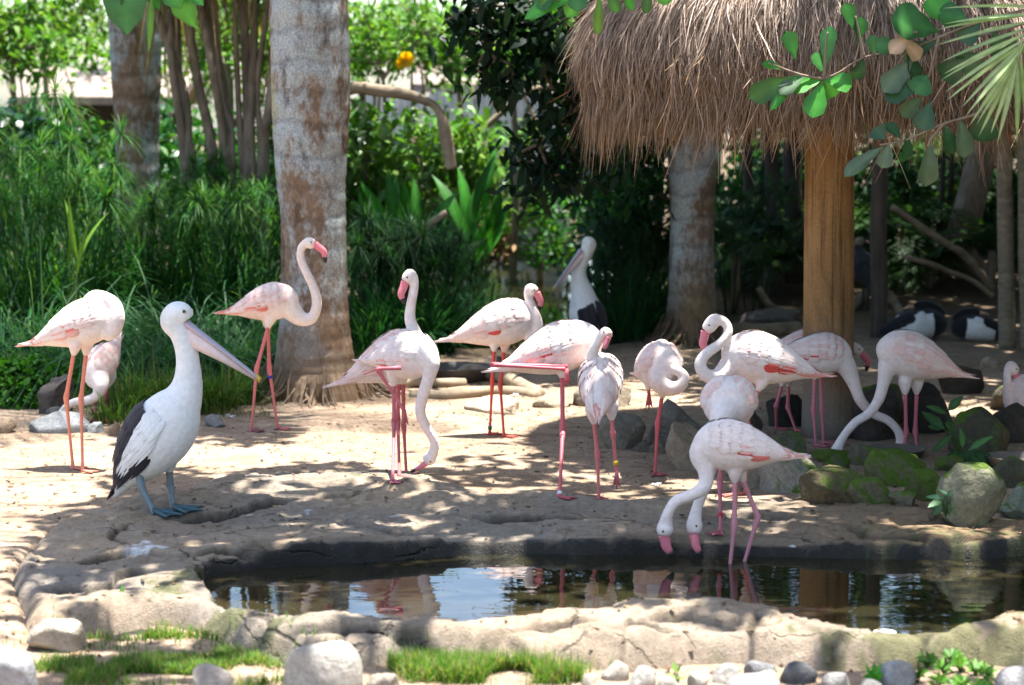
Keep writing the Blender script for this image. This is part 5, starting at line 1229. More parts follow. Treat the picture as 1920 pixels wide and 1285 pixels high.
# the pale palm frond at top right: every leaflet a part
def side_frond():
    Y0 = 9.4; t = thing('palm_frond', 'sunlit pale palm frond reaching in at the top right', 'palm frond', at(2060, -160, Y0))
    R0 = catmull(np.array([at(2060, -190, Y0)[:], at(1985, -60, Y0)[:], at(1935, 50, Y0 - .02)[:], at(1908, 112, Y0 - .05)[:]]), 8)
    V, F = tube(R0, np.linspace(.012, .005, len(R0)), 8); m = MB(); m.add(V, F, (.25, .33, .12)); m.build('midrib', M_WAX, t)
    rs = random.Random(8); n = 20
    for i in range(n):
        u = i / (n - 1); b = R0[min(int((.45 + .55 * u) * (len(R0) - 1)), len(R0) - 1)]
        ang = R(170 + 88 * u ** 1.35 + rs.uniform(-2, 2)); l = (200 - 45 * u) / scale_at(Y0) * rs.uniform(.92, 1.08)
        d = np.array((math.cos(ang), rs.uniform(-.2, .15), math.sin(ang))); tip = np.array(b) + d * l
        big_leaf(t, b, tip, .026, (.1, -.75, .8), np.array((.30, .38, .20)) * rs.uniform(.85, 1.15), M_LEAF, .10, 'leaflet', 8, 'lance')
    for i in range(10):
        u = i / 9; b = R0[min(int((.4 + .6 * u) * (len(R0) - 1)), len(R0) - 1)]; ang = R(-20 - 70 * u); d = np.array((math.cos(ang), rs.uniform(-.2, .15), math.sin(ang)))
        big_leaf(t, b, np.array(b) + d * .36, .028, (-.1, -.75, .8), np.array((.18, .25, .10)), M_LEAF, .1, 'leaflet', 8, 'lance')
side_frond()

# ---- grasses and sedges
def tussock(label, px, py, n, L, spread, cols, seed, w=.005, Y=None, group='arching grass tussocks', stiff=.35, name='grass_tussock', r0=.16, h=None):
    rs = np.random.default_rng(seed); g = ground_at(px, py) if Y is None else Vector((at(px, py, Y).x, Y, 0)); z0 = surf(g.x, g.y); m = MB(); K = 7; q = np.linspace(0, 1, K)
    az = rs.uniform(0, 2 * np.pi, n); rr = r0 * np.sqrt(rs.random(n)); l = L * rs.uniform(.5, 1.2, n); out = np.abs(rs.normal(spread, .22, n))
    b = np.stack([np.cos(az) * rr, np.sin(az) * rr, 0 * az], -1); az = az + rs.normal(0, .5, n); h_ = np.stack([np.cos(az), np.sin(az), 0 * az], -1)
    P = b[:, None] + h_[:, None] * (l[:, None] * out[:, None] * (.35 * q + .65 * q ** 2)[None])[..., None]
    P[..., 2] += l[:, None] * (q[None] * (1.0 - .25 * out[:, None]) - (1 - stiff) * out[:, None] * q[None] ** 2.6 * .95); P[..., 2] = np.maximum(P[..., 2], -.02)
    W = np.stack([-np.sin(az), np.cos(az), 0 * az], -1)[:, None] * (np.array([.8, 1, 1, .9, .7, .45, .05])[None] * (w * rs.uniform(.6, 1.4, n))[:, None])[..., None]
    c = np.asarray(cols, float)[rs.integers(0, len(cols), n)] * rs.uniform(.6, 1.4, (n, 1)); m.add(*strips(P, W, np.clip(c, .004, .6)))
    o = m.build(name, M_GRASS); o.location = (g.x, g.y, z0); return tag(o, label, 'grass', group)
GA = [(.014, .075, .020), (.022, .10, .028), (.04, .12, .045), (.08, .16, .085)]; GB = [(.05, .14, .02), (.07, .17, .025), (.10, .19, .03), (.16, .17, .05)]
i = 0
TUS = [(20, 722, 240, 1.0, 'leftmost'), (95, 722, 260, 1.05, ''), (180, 730, 260, 1.05, ''), (262, 736, 220, .95, ''), (330, 726, 240, .95, ''), (405, 716, 240, .9, ''), (470, 708, 200, .85, ''), (60, 706, 260, 1.25, ''), (145, 696, 260, 1.25, ''), (240, 694, 260, 1.2, ''), (330, 690, 260, 1.15, ''), (420, 684, 240, 1.1, ''), (490, 676, 200, 1.0, ''), (10, 690, 240, 1.3, '')]
TUD = [(30, 660, 420, 1.5), (110, 655, 420, 1.5), (195, 652, 420, 1.45), (280, 650, 420, 1.4), (365, 646, 420, 1.35), (450, 642, 420, 1.35), (70, 625, 420, 1.7), (180, 620, 420, 1.6), (300, 615, 420, 1.5), (410, 612, 420, 1.45), (500, 630, 300, 1.3)]
for i, (px, py, n, L) in enumerate(TUD):
    tussock(rank(TUD, i) + ' tall reedy tussock at the back of the left thicket', px, py, n, L, .6, [[(.010, .055, .018), (.016, .08, .02), (.05, .14, .03)], [(.016, .085, .02), (.03, .13, .024), (.09, .20, .03)], [(.014, .07, .03), (.025, .10, .035), (.05, .13, .05)]][i % 3], 270 + i, .0075, group='tall reeds at the back of the thicket', r0=.3, stiff=.3)
for i, (px, py, n, L, _) in enumerate(TUS):
    tussock(rank(TUS, i) + ' grey-green arching tussock in the tall thicket', px, py, n, L * 1.12, .95, GA, 200 + i, .0055, r0=.2, stiff=.15)
TUB = [(250, 778, 260, .42), (300, 772, 260, .46), (350, 774, 240, .42), (400, 768, 240, .40), (440, 756, 180, .38), (222, 790, 140, .3)]
for i, (px, py, n, L) in enumerate(TUB):
    tussock(rank(TUB, i) + ' short bright grass tuft behind the front pelican', px, py, n, L, .6, GB, 230 + i, .0045, group='bright grass tufts behind the pelican')
TUC = [(690, 668, 220, .75), (740, 660, 240, .85), (800, 662, 240, .8), (850, 652, 220, .8), (900, 640, 200, .75), (700, 640, 240, 1.0), (780, 628, 240, 1.0), (850, 615, 220, 1.0), (1180, 640, 200, .75), (1225, 626, 200, .85), (1150, 628, 180, .7), (1195, 605, 220, 1.0), (1240, 590, 200, 1.1)]
for i, (px, py, n, L) in enumerate(TUC):
    tussock(rank(TUC, i) + ' dark green grass tussock on the bank of the back pond', px, py, n, L, .6, [(.010, .058, .020), (.016, .078, .024), (.032, .11, .026)], 250 + i, .007, group='grass on the back pond bank', r0=.22)
def papyrus(label, px, Y, h, n, seed, group='papyrus clumps', rays=70, ray=.27, cols=((.018, .09, .022), (.03, .13, .026), (.08, .18, .025)), r0=.3):
    rs = np.random.default_rng(seed); p = at(px, 400, Y); z0 = surf(p.x, p.y); t = thing('papyrus', label, 'papyrus', (p.x, p.y, z0), group)
    for k in range(n):
        a_, r_ = rs.uniform(0, 2 * np.pi), r0 * math.sqrt(rs.random()); hh = h * rs.uniform(.62, 1.08); ln = rs.normal(0, .16, 2) * hh
        b = np.array((p.x + r_ * math.cos(a_), p.y + r_ * math.sin(a_), z0)); tp = b + np.array((ln[0], ln[1], hh)); md = (b + tp) / 2 - np.array((ln[0], ln[1], 0)) * .15
        V, F = tube(catmull(np.array([b, md, tp]), 4), np.linspace(.008, .0045, 9), 5); st_ = MB().add(V, F, np.array(cols[1])).build('stalk', M_GRASS, t)
        az = rs.uniform(0, 2 * np.pi, rays); el = rs.uniform(-.5, 1.3, rays); d = np.stack([np.cos(az) * np.cos(el), np.sin(az) * np.cos(el), np.sin(el)], -1); q = np.linspace(0, 1, 5)
        l = ray * rs.uniform(.7, 1.2, rays); P = tp + d[:, None] * (q[None] * l[:, None])[..., None] - np.array((0, 0, 1)) * (q[None] ** 2 * l[:, None] * rs.uniform(.2, .75, rays)[:, None])[..., None]
        W = np.stack([-np.sin(az), np.cos(az), 0 * az], -1)[:, None] * np.array([.6, 1, 1, .8, .1])[None, :, None] * .0036
        c = np.asarray(cols)[rs.integers(0, len(cols), rays)] * rs.uniform(.6, 1.5, (rays, 1)); MB().add(*strips(P, W, c)).build('umbel', M_GRASS, st_)
PAP = [(20, 17.2, 1.75, 9), (80, 16.8, 1.6, 8), (140, 17.0, 1.95, 7), (205, 17.4, 1.8, 6), (90, 18.4, 1.9, 9), (300, 17.8, 1.3, 9), (370, 17.6, 1.3, 9), (440, 17.4, 1.3, 9), (490, 17.8, 1.25, 8), (255, 18.2, 1.35, 9), (340, 19.0, 1.4, 9), (430, 19.0, 1.4, 9), (10, 18.6, 2.1, 8)]
for i, (px, Y, h, n) in enumerate(PAP):
    papyrus(rank(PAP, i) + ' papyrus clump with spoked heads in the left thicket', px, Y, h, n, 300 + i)
PAQ = [(690, 17.5, 1.0, 14), (760, 18.0, 1.05, 14), (830, 18.2, .95, 12), (1180, 18.6, 1.0, 16), (1225, 18.8, 1.1, 16), (1400, 20.5, 1.1, 14)]
for i, (px, Y, h, n) in enumerate(PAQ):
    papyrus(rank(PAQ, i) + ' dark papyrus clump beside the back pond', px, Y, h, n, 330 + i, 'papyrus by the back pond', cols=((.012, .045, .016), (.022, .065, .02)), ray=.3)

# ---- broad-leaved plants
def clump(label, px, Y, specs, seed, col, name='broadleaf_plant', cat='plant', m=M_LEAF, shape='lance', group=None, w=.14, base_z=None):
    """specs: (leaf tip px, tip row, width factor)"""
    rs = random.Random(seed); p = at(px, 500, Y); z0 = surf(p.x, p.y); t = thing(name, label, cat, (p.x, p.y, z0), group)
    for (x, y, k) in specs:
        T_ = np.array(at(x, y, Y + rs.uniform(-.3, .3))); b = np.array((p.x + (T_[0] - p.x) * .15 + rs.uniform(-.06, .06), p.y + rs.uniform(-.06, .06), z0))
        j = b * .45 + T_ * .55 + np.array(((b[0] - T_[0]) * .18, 0, .05 * (T_[2] - b[2]))); twig(t, [b, b * .5 + j * .5 + np.array((0, 0, .03)), j], .009, 'stalk', M_GRASS)
        T_ = T_ + np.array((rs.uniform(-.12, .12), 0, rs.uniform(-.12, .03))); big_leaf(t, j, T_, w * k, (rs.uniform(-.9, .9), -.8, rs.uniform(.2, 1.2)), np.array(col) * rs.uniform(.55, 1.5), m, rs.uniform(.05, .6), 'leaf', 12, shape)
HEL = (.03, .135, .016)
clump('bright green canna clump right of the thick trunk', 760, 20.0, [(690, 330, 1), (715, 300, 1.1), (740, 330, 1), (770, 320, 1.2), (800, 330, 1.1), (830, 345, 1), (720, 380, 1), (760, 370, 1.1), (795, 390, 1), (835, 400, 1), (690, 400, .9), (740, 420, 1), (810, 440, 1), (670, 370, .9), (660, 340, .9)], 1, HEL)
clump('bright green canna clump left of the bleached rock', 880, 20.6, [(840, 320, 1.1), (870, 300, 1), (945, 258, .9), (900, 330, 1.1), (930, 350, 1), (950, 370, 1), (860, 370, 1.1), (900, 390, 1.1), (940, 400, 1), (850, 420, 1), (890, 430, 1), (920, 440, .9), (960, 340, .9), (910, 285, 1)], 2, HEL)
clump('lush green canna clump behind the upright neck', 800, 18.6, [(740, 400, 1), (770, 410, 1), (800, 400, 1.1), (830, 420, 1.1), (860, 410, 1), (720, 440, 1), (880, 440, 1), (840, 460, 1), (780, 460, 1), (900, 460, .9), (700, 420, 1)], 3, (.03, .11, .018))
clump('dark canna clump between trunk and back pond', 700, 17.6, [(660, 440, 1), (680, 420, 1), (700, 440, 1), (730, 460, 1), (720, 500, 1), (680, 500, 1), (750, 490, 1), (665, 540, .9)], 4, (.022, .075, .018))
clump('yellow-green canna shoots in the left thicket', 130, 16.4, [(112, 370, .35), (130, 350, .35), (146, 365, .35), (160, 390, .3), (140, 400, .35)], 5, (.09, .19, .02))
def weed(label, base, lv, seed, col, Y=None, shape='ovate', group=None, stem=True):
    rs = random.Random(seed); g = on_surf(*base); Yw = g.y; t = thing('weed', label, 'plant', g, group); s = scale_at(Yw)
    for (bx, by, x, y, w, k) in lv:
        B_ = at(bx, by, Yw + rs.uniform(-.02, .02)); T_ = at(x, y, Yw + rs.uniform(-.06, .06))
        if stem: twig(t, [g, (Vector(g) + B_) / 2 + Vector((rs.uniform(-.01, .01), 0, .01)), B_], .0035, 'stalk', M_GRASS)
        big_leaf(t, B_, T_, w / s, (rs.uniform(-.5, .5), -.8, rs.uniform(.4, 1.2)), np.array(col) * k * rs.uniform(.85, 1.15), M_LEAF, rs.uniform(0, .25), shape=shape)
weed('leafy weed with dark drooping leaves left of the dark mossy boulder', (1812, 878), [(1770, 805, 1728, 770, 22, .8), (1775, 775, 1735, 762, 18, .9), (1778, 770, 1806, 742, 18, 1), (1772, 795, 1790, 808, 28, 1.2), (1770, 800, 1740, 800, 18, .8), (1785, 815, 1745, 850, 14, .9), (1805, 840, 1802, 802, 16, 1.7), (1815, 845, 1862, 816, 16, 1.7), (1800, 850, 1820, 880, 50, .9), (1810, 850, 1780, 870, 34, .9), (1820, 850, 1850, 872, 40, 1.0), (1830, 850, 1872, 880, 34, .8), (1795, 845, 1770, 886, 24, .8), (1808, 845, 1812, 900, 40, 1.0)], 1, (.045, .11, .04))
weed('pale-leaved weed sprouting in front of the large olive boulder', (1775, 972), [(1770, 935, 1735, 930, 14, 2.0), (1775, 930, 1800, 918, 14, 1.4), (1770, 945, 1748, 966, 22, 1.3), (1778, 945, 1790, 972, 22, 1.2), (1765, 940, 1740, 950, 16, 1.2), (1780, 935, 1760, 915, 14, 1.2), (1782, 950, 1806, 962, 20, 1.0), (1775, 940, 1785, 935, 14, 1.6)], 2, (.06, .12, .06))
weed('small weed by the squared grey-green stone', (1882, 962), [(1880, 950, 1860, 942, 14, 1), (1884, 950, 1900, 945, 14, 1), (1880, 955, 1895, 962, 16, 1), (1878, 955, 1862, 962, 12, 1)], 3, (.045, .10, .045))
weed('lone sapling with three leaves growing out of the left rim', (216, 1180), [(224, 1132, 206, 1112, 16, 1), (226, 1130, 230, 1096, 12, 1.6), (228, 1130, 262, 1128, 24, .9), (226, 1132, 214, 1128, 12, 1.2)], 4, (.06, .16, .03))
weed('bright rosette weed among the cobbles', (1636, 1290), [(1636, 1280, 1624, 1246, 14, 1), (1636, 1280, 1640, 1240, 14, 1), (1636, 1280, 1652, 1244, 14, 1), (1636, 1280, 1618, 1262, 14, 1), (1636, 1280, 1656, 1262, 14, 1), (1636, 1284, 1644, 1262, 14, 1.1), (1636, 1284, 1630, 1270, 14, 1.1)], 5, (.05, .20, .02))
weed('yellowish seedling with wide leaves near the buff cobble', (1270, 1292), [(1268, 1262, 1262, 1240, 10, 1), (1270, 1262, 1278, 1244, 10, 1), (1268, 1275, 1250, 1262, 14, 1.1), (1272, 1275, 1288, 1268, 12, 1), (1270, 1285, 1258, 1282, 12, 1)], 6, (.12, .22, .05))
WDS = [(1738, 1240), (1770, 1252), (1800, 1246), (1830, 1254), (1850, 1262), (1760, 1278), (1800, 1282), (1836, 1288), (1720, 1266), (1870, 1284), (1786, 1232)]
for i, (px, py) in enumerate(WDS):
    rs = random.Random(70 + i); weed(rank(WDS, i) + ' low leafy weed in the sunlit patch at bottom right', (px, py + 14), [(px + rs.uniform(-6, 6), py + rs.uniform(-2, 8), px + 22 * math.cos(a_), py - 6 - 14 * math.sin(a_), rs.uniform(9, 14), rs.uniform(.8, 1.3)) for a_ in (.2, .9, 1.6, 2.3, 2.9, 3.6, 5.6)], 80 + i, (.07, .17, .025), group='weeds in the bottom right patch')

# ---- ground cover, lawn patches, litter
def patch_cover():
    rs = np.random.default_rng(12); g = ground_at(40, 770); n = 3400; u = rs.normal(0, 1, (n, 3)); u = unit(u); u[:, 2] = np.abs(u[:, 2]); rad = rs.random(n) ** .25
    C = np.array((g.x - .06, g.y + .38, 0.0)) + u * rad[:, None] * np.array((.44, .36, .33)); m = MB(); leaves(m, C, .05, .8, [(.04, .15, .012), (.06, .20, .018), (.03, .10, .012)], rs, 1.2, 3)
    tag(m.build('groundcover', M_LEAF), 'bright green creeping groundcover at the left edge', 'groundcover', kind='stuff')
patch_cover()
def lawn(label, patches, n, seed, L=.075, cols=((.06, .17, .015), (.10, .22, .025), (.14, .23, .05), (.26, .23, .10))):
    rs = np.random.default_rng(seed); X = []
    for (px, py, rx_, ry_, k) in patches:
        c = on_surf(px, py); q = rs.normal(0, .55, (int(n * k), 2)); X.append(np.stack([c.x + q[:, 0] * rx_, c.y + q[:, 1] * ry_], -1))
    X = np.concatenate(X); X = X[(vnoise(np.c_[X, 0 * X[:, :1]], 6, seed) > -.12)]; z_ = surf_many(X[:, 0], X[:, 1]); n = len(X); az = rs.uniform(0, 2 * np.pi, n); l = L * rs.uniform(.4, 1.3, n); q = np.linspace(0, 1, 4)
    h_ = np.stack([np.cos(az), np.sin(az), 0 * az], -1); o = rs.uniform(.1, .9, n)
    P = np.c_[X, z_ - .004][:, None] + h_[:, None] * (l[:, None] * o[:, None] * q[None] ** 1.5)[..., None]; P[..., 2] += l[:, None] * (q[None] - .35 * o[:, None] * q[None] ** 2)
    W = np.stack([-np.sin(az), np.cos(az), 0 * az], -1)[:, None] * np.array([1, 1, .7, .05])[None, :, None] * .0019
    c = np.asarray(cols)[rs.integers(0, len(cols), n)] * rs.uniform(.7, 1.3, (n, 1)); m = MB(); m.add(*strips(P, W, c)); tag(m.build('grass', M_GRASS), label, 'grass', kind='stuff')
lawn('patchy green grass in the lower left foreground', [(200, 1240, .5, .16, .34), (330, 1262, .5, .14, .3), (110, 1275, .3, .1, .1), (260, 1195, .3, .06, .08), (420, 1235, .25, .1, .08), (480, 1275, .2, .1, .05), (230, 1172, .14, .05, .05)], 16000, 1, .05)
lawn('sunlit grass tufts below the middle of the bank', [(800, 1256, .17, .09, .3), (860, 1275, .2, .06, .2), (950, 1260, .2, .07, .25), (1030, 1275, .22, .06, .2)], 8000, 2, .08)
lawn('short grass fringe at the foot of the thick trunk', [(430, 760, .3, .15, .3), (660, 720, .4, .2, .3), (330, 780, .5, .1, .4)], 1500, 3, .09, ((.10, .13, .03), (.16, .16, .05)))
def litter():
    rs = np.random.default_rng(77); n = 7500; x, y = rs.uniform(-3.2, 4, n), rs.uniform(7.2, 17, n); ok = sdf(x, y, POND) < -.03; x, y = x[ok], y[ok]
    z_ = surf_many(x, y) + .004; n = len(x); az = rs.uniform(0, 2 * np.pi, n); tw_ = rs.random(n) < .35; l = np.where(tw_, rs.uniform(.03, .10, n), rs.uniform(.01, .04, n)); w = np.where(tw_, .0015, l * .22)
    d = np.stack([np.cos(az), np.sin(az), rs.normal(0, .06, n)], -1); s = np.stack([-np.sin(az), np.cos(az), rs.normal(0, .25, n)], -1); q = np.linspace(-.5, .5, 4)
    P = np.stack([x, y, z_], -1)[:, None] + d[:, None] * (q[None] * l[:, None])[..., None]; P[..., 2] += .12 * l[:, None] * (q[None] * 2) ** 2
    W = s[:, None] * (np.array([.15, 1, .9, .1])[None] * w[:, None])[..., None]; c = np.array([(.20, .12, .06), (.12, .075, .045), (.30, .21, .12), (.09, .06, .04)])[rs.integers(0, 4, n)] * rs.uniform(.6, 1.3, (n, 1))
    m = MB(); m.add(*strips(P, W, c)); tag(m.build('leaf_litter', M_DRY), 'scattered dry leaf scraps and twigs on the sand', 'litter', kind='stuff')
litter()

# ================================================================ behind: stems, trees, huts
def stems_tree(label, Y, lines, r, top_tuft, seed, m=M_STEM, name='clustered_tree'):
    rs = np.random.default_rng(seed); b0 = at(lines[0][0][0], 560, Y); t = thing(name, label, 'tree', (b0.x, b0.y, 0))
    for ln in lines:
        P = [np.array(at(x, y, Y + rs.uniform(-.25, .25) * (k > 0))) for k, (x, y) in enumerate(ln)]; lo = P[0].copy(); lo[2] = surf(lo[0], lo[1]) - .05; lo[0] += rs.uniform(-.1, .1)
        d = P[-1] - P[-2]; P = [lo] + P + [P[-1] + unit(d) * rs.uniform(.6, 1.4)]; P = catmull(np.array(P), 5)
        V, F = tube(P, np.linspace(1.1, .7, len(P)) * r * rs.uniform(.6, 1.3), 10); mb = MB(); mb.add(V, F); mb.build('stem', m, t)
        if top_tuft:
            n = 70; tp = P[-1]; az = rs.uniform(0, 2 * np.pi, n); el = rs.uniform(-1.2, 1.2, n); d = np.stack([np.cos(az) * np.cos(el), np.sin(az) * np.cos(el), np.sin(el)], -1); q = np.linspace(0, 1, 6); l = rs.uniform(.5, .95, n)
            Q = tp + d[:, None] * (q[None] * l[:, None])[..., None] - np.array((0, 0, 1)) * (q[None] ** 2 * l[:, None] * .7)[..., None]; W = np.stack([-np.sin(az), np.cos(az), 0 * az], -1)[:, None] * np.array([1, 1, .9, .7, .45, .05])[None, :, None] * .016
            dry = el < -.35; c = np.where(dry[:, None], np.array((.22, .15, .08)), np.array((.05, .11, .025))) * rs.uniform(.6, 1.4, (n, 1)); mb = MB(); mb.add(*strips(Q, W, c)); mb.build('leaf_tuft', M_DRY if dry.mean() > .6 else M_LEAF, t)
stems_tree('cluster of slim bare stems between the two left palm trunks', 19.4, [[(345, 300), (322, 120), (318, 0)], [(352, 320), (345, 180), (300, 40)], [(400, 300), (372, 160), (350, 20)], [(425, 300), (415, 150), (378, -10)], [(420, 290), (398, 130), (372, 0)], [(452, 280), (445, 140), (440, -10)], [(465, 280), (462, 130), (455, -10)], [(470, 280), (475, 120), (478, 0)], [(488, 290), (482, 170), (500, 20)], [(495, 300), (505, 200), (520, 80)], [(436, 280), (420, 190), (404, 60)], [(362, 330), (340, 230), (336, 160)]], .045, True, 3)
# arching mossy limb right of the thick trunk
o = log('mossy bent limb arching out behind the thick trunk', [(588, 640), (596, 380), (620, 210), (660, 165), (720, 172), (785, 184), (822, 206), (836, 262), (846, 318)], .058, M_ROOT, 'bent_limb', 'limb', Y=18.4, seed=9, bumps=.35, taper=.75)
o = log('thin fallen branch leaning over the back pond bank', [(720, 510), (770, 470), (800, 425), (838, 398)], .03, M_ROOT, 'fallen_branch', 'branch', Y=18.0, seed=10)
o = log('pale broken branch slanting left of the dark foliage', [(910, 235), (950, 205), (985, 175), (1040, 160)], .035, M_ROOT, 'broken_branch', 'branch', Y=24.0, seed=11)
def crown_tree(label, px, Y, ctrs, leaf, cols, seed, trunk_r=.06, name='tree', cat='tree', group=None, m=M_LEAF, wr=.5, trunk_to=None, flowers=None, droop=.3, up=.5, chain=False):
    """ctrs: (px, row, depth offset, rx, ry, rz in metres, leaves)"""
    rs = np.random.default_rng(seed); b = at(px, 500, Y); z0 = surf(b.x, b.y); t = thing(name, label, cat, (b.x, b.y, z0), group); cr, tr = MB(), MB()
    cs = [np.array(at(c[0], c[1], Y + c[2])) for c in ctrs]; top = np.array((b.x, b.y, 3.3 if chain else max(z0 + .4, np.mean([c[2] for c in cs]) - .3)))
    V, F = tube(catmull(np.array([(b.x, b.y, z0 - .08), (b.x + .05, b.y, (z0 + top[2]) / 2), top]), 5), np.linspace(trunk_r, trunk_r * .6, 11), 9); tr.add(V, F)
    for c, s in zip(cs, ctrs):
        src, r_a = top - np.array((0, 0, .1)), trunk_r * .5
        if chain:
            hi = [k_ for k_ in cs if k_[2] > c[2] + .05]
            if hi: src, r_a = min(hi, key=lambda k_: np.linalg.norm(k_ - c)), .014
        V, F = tube(catmull(np.array([src, (src + c) / 2 + rs.normal(0, .06, 3), c]), 5), np.linspace(r_a, .008, 11), 7); tr.add(V, F)
        n = s[6]; k = max(n // 14, 3); u = unit(rs.normal(0, 1, (k, 3))) * (rs.random((k, 1)) ** .4); hub = c + u * np.array(s[3:6]); C = hub[rs.integers(0, k, n)] + rs.normal(0, 1, (n, 3)) * leaf * .85
        leaves(cr, C, leaf, wr, cols, rs, up, 4, droop=droop)
        for h in hub[::3]: V, F = tube(np.array([c, (c + h) / 2, h]), [.01, .008, .004], 5); tr.add(V, F)
    tr.build('trunk', M_STEM, t); cr.build('crown', m, t)
    for (x, y, d, r_, c) in flowers or []:
        f = MB(); p = np.array(at(x, y, Y + d))
        for a_ in range(6):
            e = np.array((math.cos(a_ * 1.047), -.5, math.sin(a_ * 1.047))); s_ = np.array((-math.sin(a_ * 1.047), 0, math.cos(a_ * 1.047))); q = np.linspace(0, 1, 4)
            V, F, C = strips((p + e * (q * r_)[:, None])[None], (s_ * (np.array([.15, .5, .6, .1]) * r_)[:, None])[None], c); f.add(V, F, C)
        f.build('flower', M_LEAF, t)
    return t
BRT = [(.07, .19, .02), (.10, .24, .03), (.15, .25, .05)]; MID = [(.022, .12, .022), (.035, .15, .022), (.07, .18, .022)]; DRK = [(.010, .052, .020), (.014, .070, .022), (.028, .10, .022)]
# the dark sprays hanging left of the thatch
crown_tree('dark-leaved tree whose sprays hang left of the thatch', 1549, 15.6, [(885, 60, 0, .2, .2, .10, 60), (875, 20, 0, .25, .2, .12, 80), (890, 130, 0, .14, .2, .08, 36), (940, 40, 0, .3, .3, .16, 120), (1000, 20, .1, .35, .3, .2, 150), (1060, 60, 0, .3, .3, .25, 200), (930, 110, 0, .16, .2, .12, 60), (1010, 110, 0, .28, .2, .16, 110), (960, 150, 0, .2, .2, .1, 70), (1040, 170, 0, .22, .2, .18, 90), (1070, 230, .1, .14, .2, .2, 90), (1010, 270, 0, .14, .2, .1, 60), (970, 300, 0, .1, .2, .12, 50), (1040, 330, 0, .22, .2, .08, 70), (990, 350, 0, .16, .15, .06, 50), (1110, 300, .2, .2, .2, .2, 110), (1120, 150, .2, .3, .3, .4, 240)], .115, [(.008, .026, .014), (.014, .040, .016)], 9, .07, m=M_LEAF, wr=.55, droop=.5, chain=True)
# bright wood far behind
FAR = [(560, 27, 'left', BRT), (700, 29, '', BRT), (800, 26, '', BRT), (900, 31, '', BRT), (1010, 28, '', BRT), (1120, 30, '', MID), (330, 30, '', BRT), (440, 27, '', BRT), (180, 33, '', BRT), (60, 29, '', BRT), (-60, 27, '', BRT), (1230, 27, '', MID)]
rs0 = np.random.default_rng(5)
for i, (px, Y, _, cols) in enumerate(FAR):
    s = scale_at(Y); ct = []
    for k in range(9):
        ct.append((px + rs0.uniform(-95, 95), rs0.choice([20, 60, 110, 160, 330, 380, 420, 300]) + rs0.uniform(-25, 25), rs0.uniform(-1, 1), .55, .5, .4, 150))
    if 600 < px < 980: ct = [c for c in ct if not (130 < c[1] < 300 or c[1] < 30)]
    if px < 240: ct = [c for c in ct if not (100 < c[1] < 220)]
    crown_tree(rank(FAR, i) + ' pale sunlit tree in the bright wood far behind', px, Y, ct, .13, cols, 400 + i, .06, group='sunlit trees far behind', wr=.5)
TOPS = [(90, 26), (30, 24), (330, 25), (430, 26), (510, 25), (680, 27), (860, 27), (960, 25)]
for i, (px, Y) in enumerate(TOPS):
    ct = [(px + rs0.uniform(-70, 70), rs0.uniform(40 if 600 < px < 980 else -60, 120), rs0.uniform(-.6, .6), .4, .4, .25, 130) for k in range(8)]
    crown_tree(rank(TOPS, i) + ' leaning tree with light green leaves at the top edge', px, Y, ct, .12, BRT, 540 + i, .05, group='light green trees at the top edge')
FIL = [(655, 21.5), (720, 22), (790, 21.8), (860, 22.5), (1000, 30), (560, 21), (480, 21.5), (320, 22), (230, 22.5), (120, 22), (30, 21.5)]
for i, (px, Y) in enumerate(FIL):
    ct = [(px + rs0.uniform(-55, 55), rs0.uniform(235, 470), rs0.uniform(-.5, .5), .32, .3, .26, 130) for k in range(9)]
    crown_tree(rank(FIL, i) + ' dense glossy bush in the middle of the thicket', px, Y, ct, .12, (BRT if 600 < px < 900 else [MID, DRK, MID][i % 3]), 560 + i, .03, 'bush', 'bush', 'bushes in the middle distance', m=M_WAX)
SHR = [(40, 24, MID), (130, 25, MID), (240, 24, BRT), (340, 23.5, MID), (450, 24, MID), (540, 23, MID), (690, 24, MID), (800, 25, MID), (1090, 24.5, MID), (1150, 23, DRK), (640, 25.5, MID), (930, 27, BRT)]
for i, (px, Y, cols) in enumerate(SHR):
    ct = [(px + rs0.uniform(-60, 60), rs0.uniform(250, 470), rs0.uniform(-.6, .6), .35, .4, .28, 130) for k in range(9)]
    crown_tree(rank(SHR, i) + ' leafy shrub in the gap behind the thicket', px, Y, ct, .10, cols, 430 + i, .03, 'shrub', 'shrub', 'shrubs behind the thicket', flowers=[(762, 112, 3, .12, (.75, .45, .01))] if False else None)
crown_tree('flowering shrub with one yellow bloom beside the bent limb', 720, 22.5, [(690, 40, 0, .35, .3, .2, 160), (740, 80, 0, .3, .3, .2, 150), (700, 120, 0, .3, .3, .15, 140), (800, 60, 0, .35, .3, .2, 130), (670, 90, 0, .25, .3, .2, 110)], .08, BRT, 460, .03, 'shrub', 'shrub', flowers=[(762, 112, -.6, .085, (.75, .46, .01)), (752, 120, -.6, .06, (.75, .46, .01))])
crown_tree('dark shrub with small orange blooms right of the far pelican', 1190, 22.0, [(1160, 350, 0, .3, .3, .2, 150), (1200, 390, 0, .3, .3, .2, 150), (1230, 340, 0, .25, .3, .25, 150), (1150, 430, 0, .3, .3, .2, 140), (1215, 460, 0, .25, .3, .2, 140), (1120, 400, 0, .25, .3, .2, 120)], .10, DRK, 461, .03, 'shrub', 'shrub', flowers=[(1172, 355, -.5, .04, (.75, .22, .02)), (1196, 358, -.5, .05, (.75, .25, .02)), (1210, 353, -.5, .035, (.75, .22, .02)), (1140, 330, -.5, .035, (.7, .5, .03))])
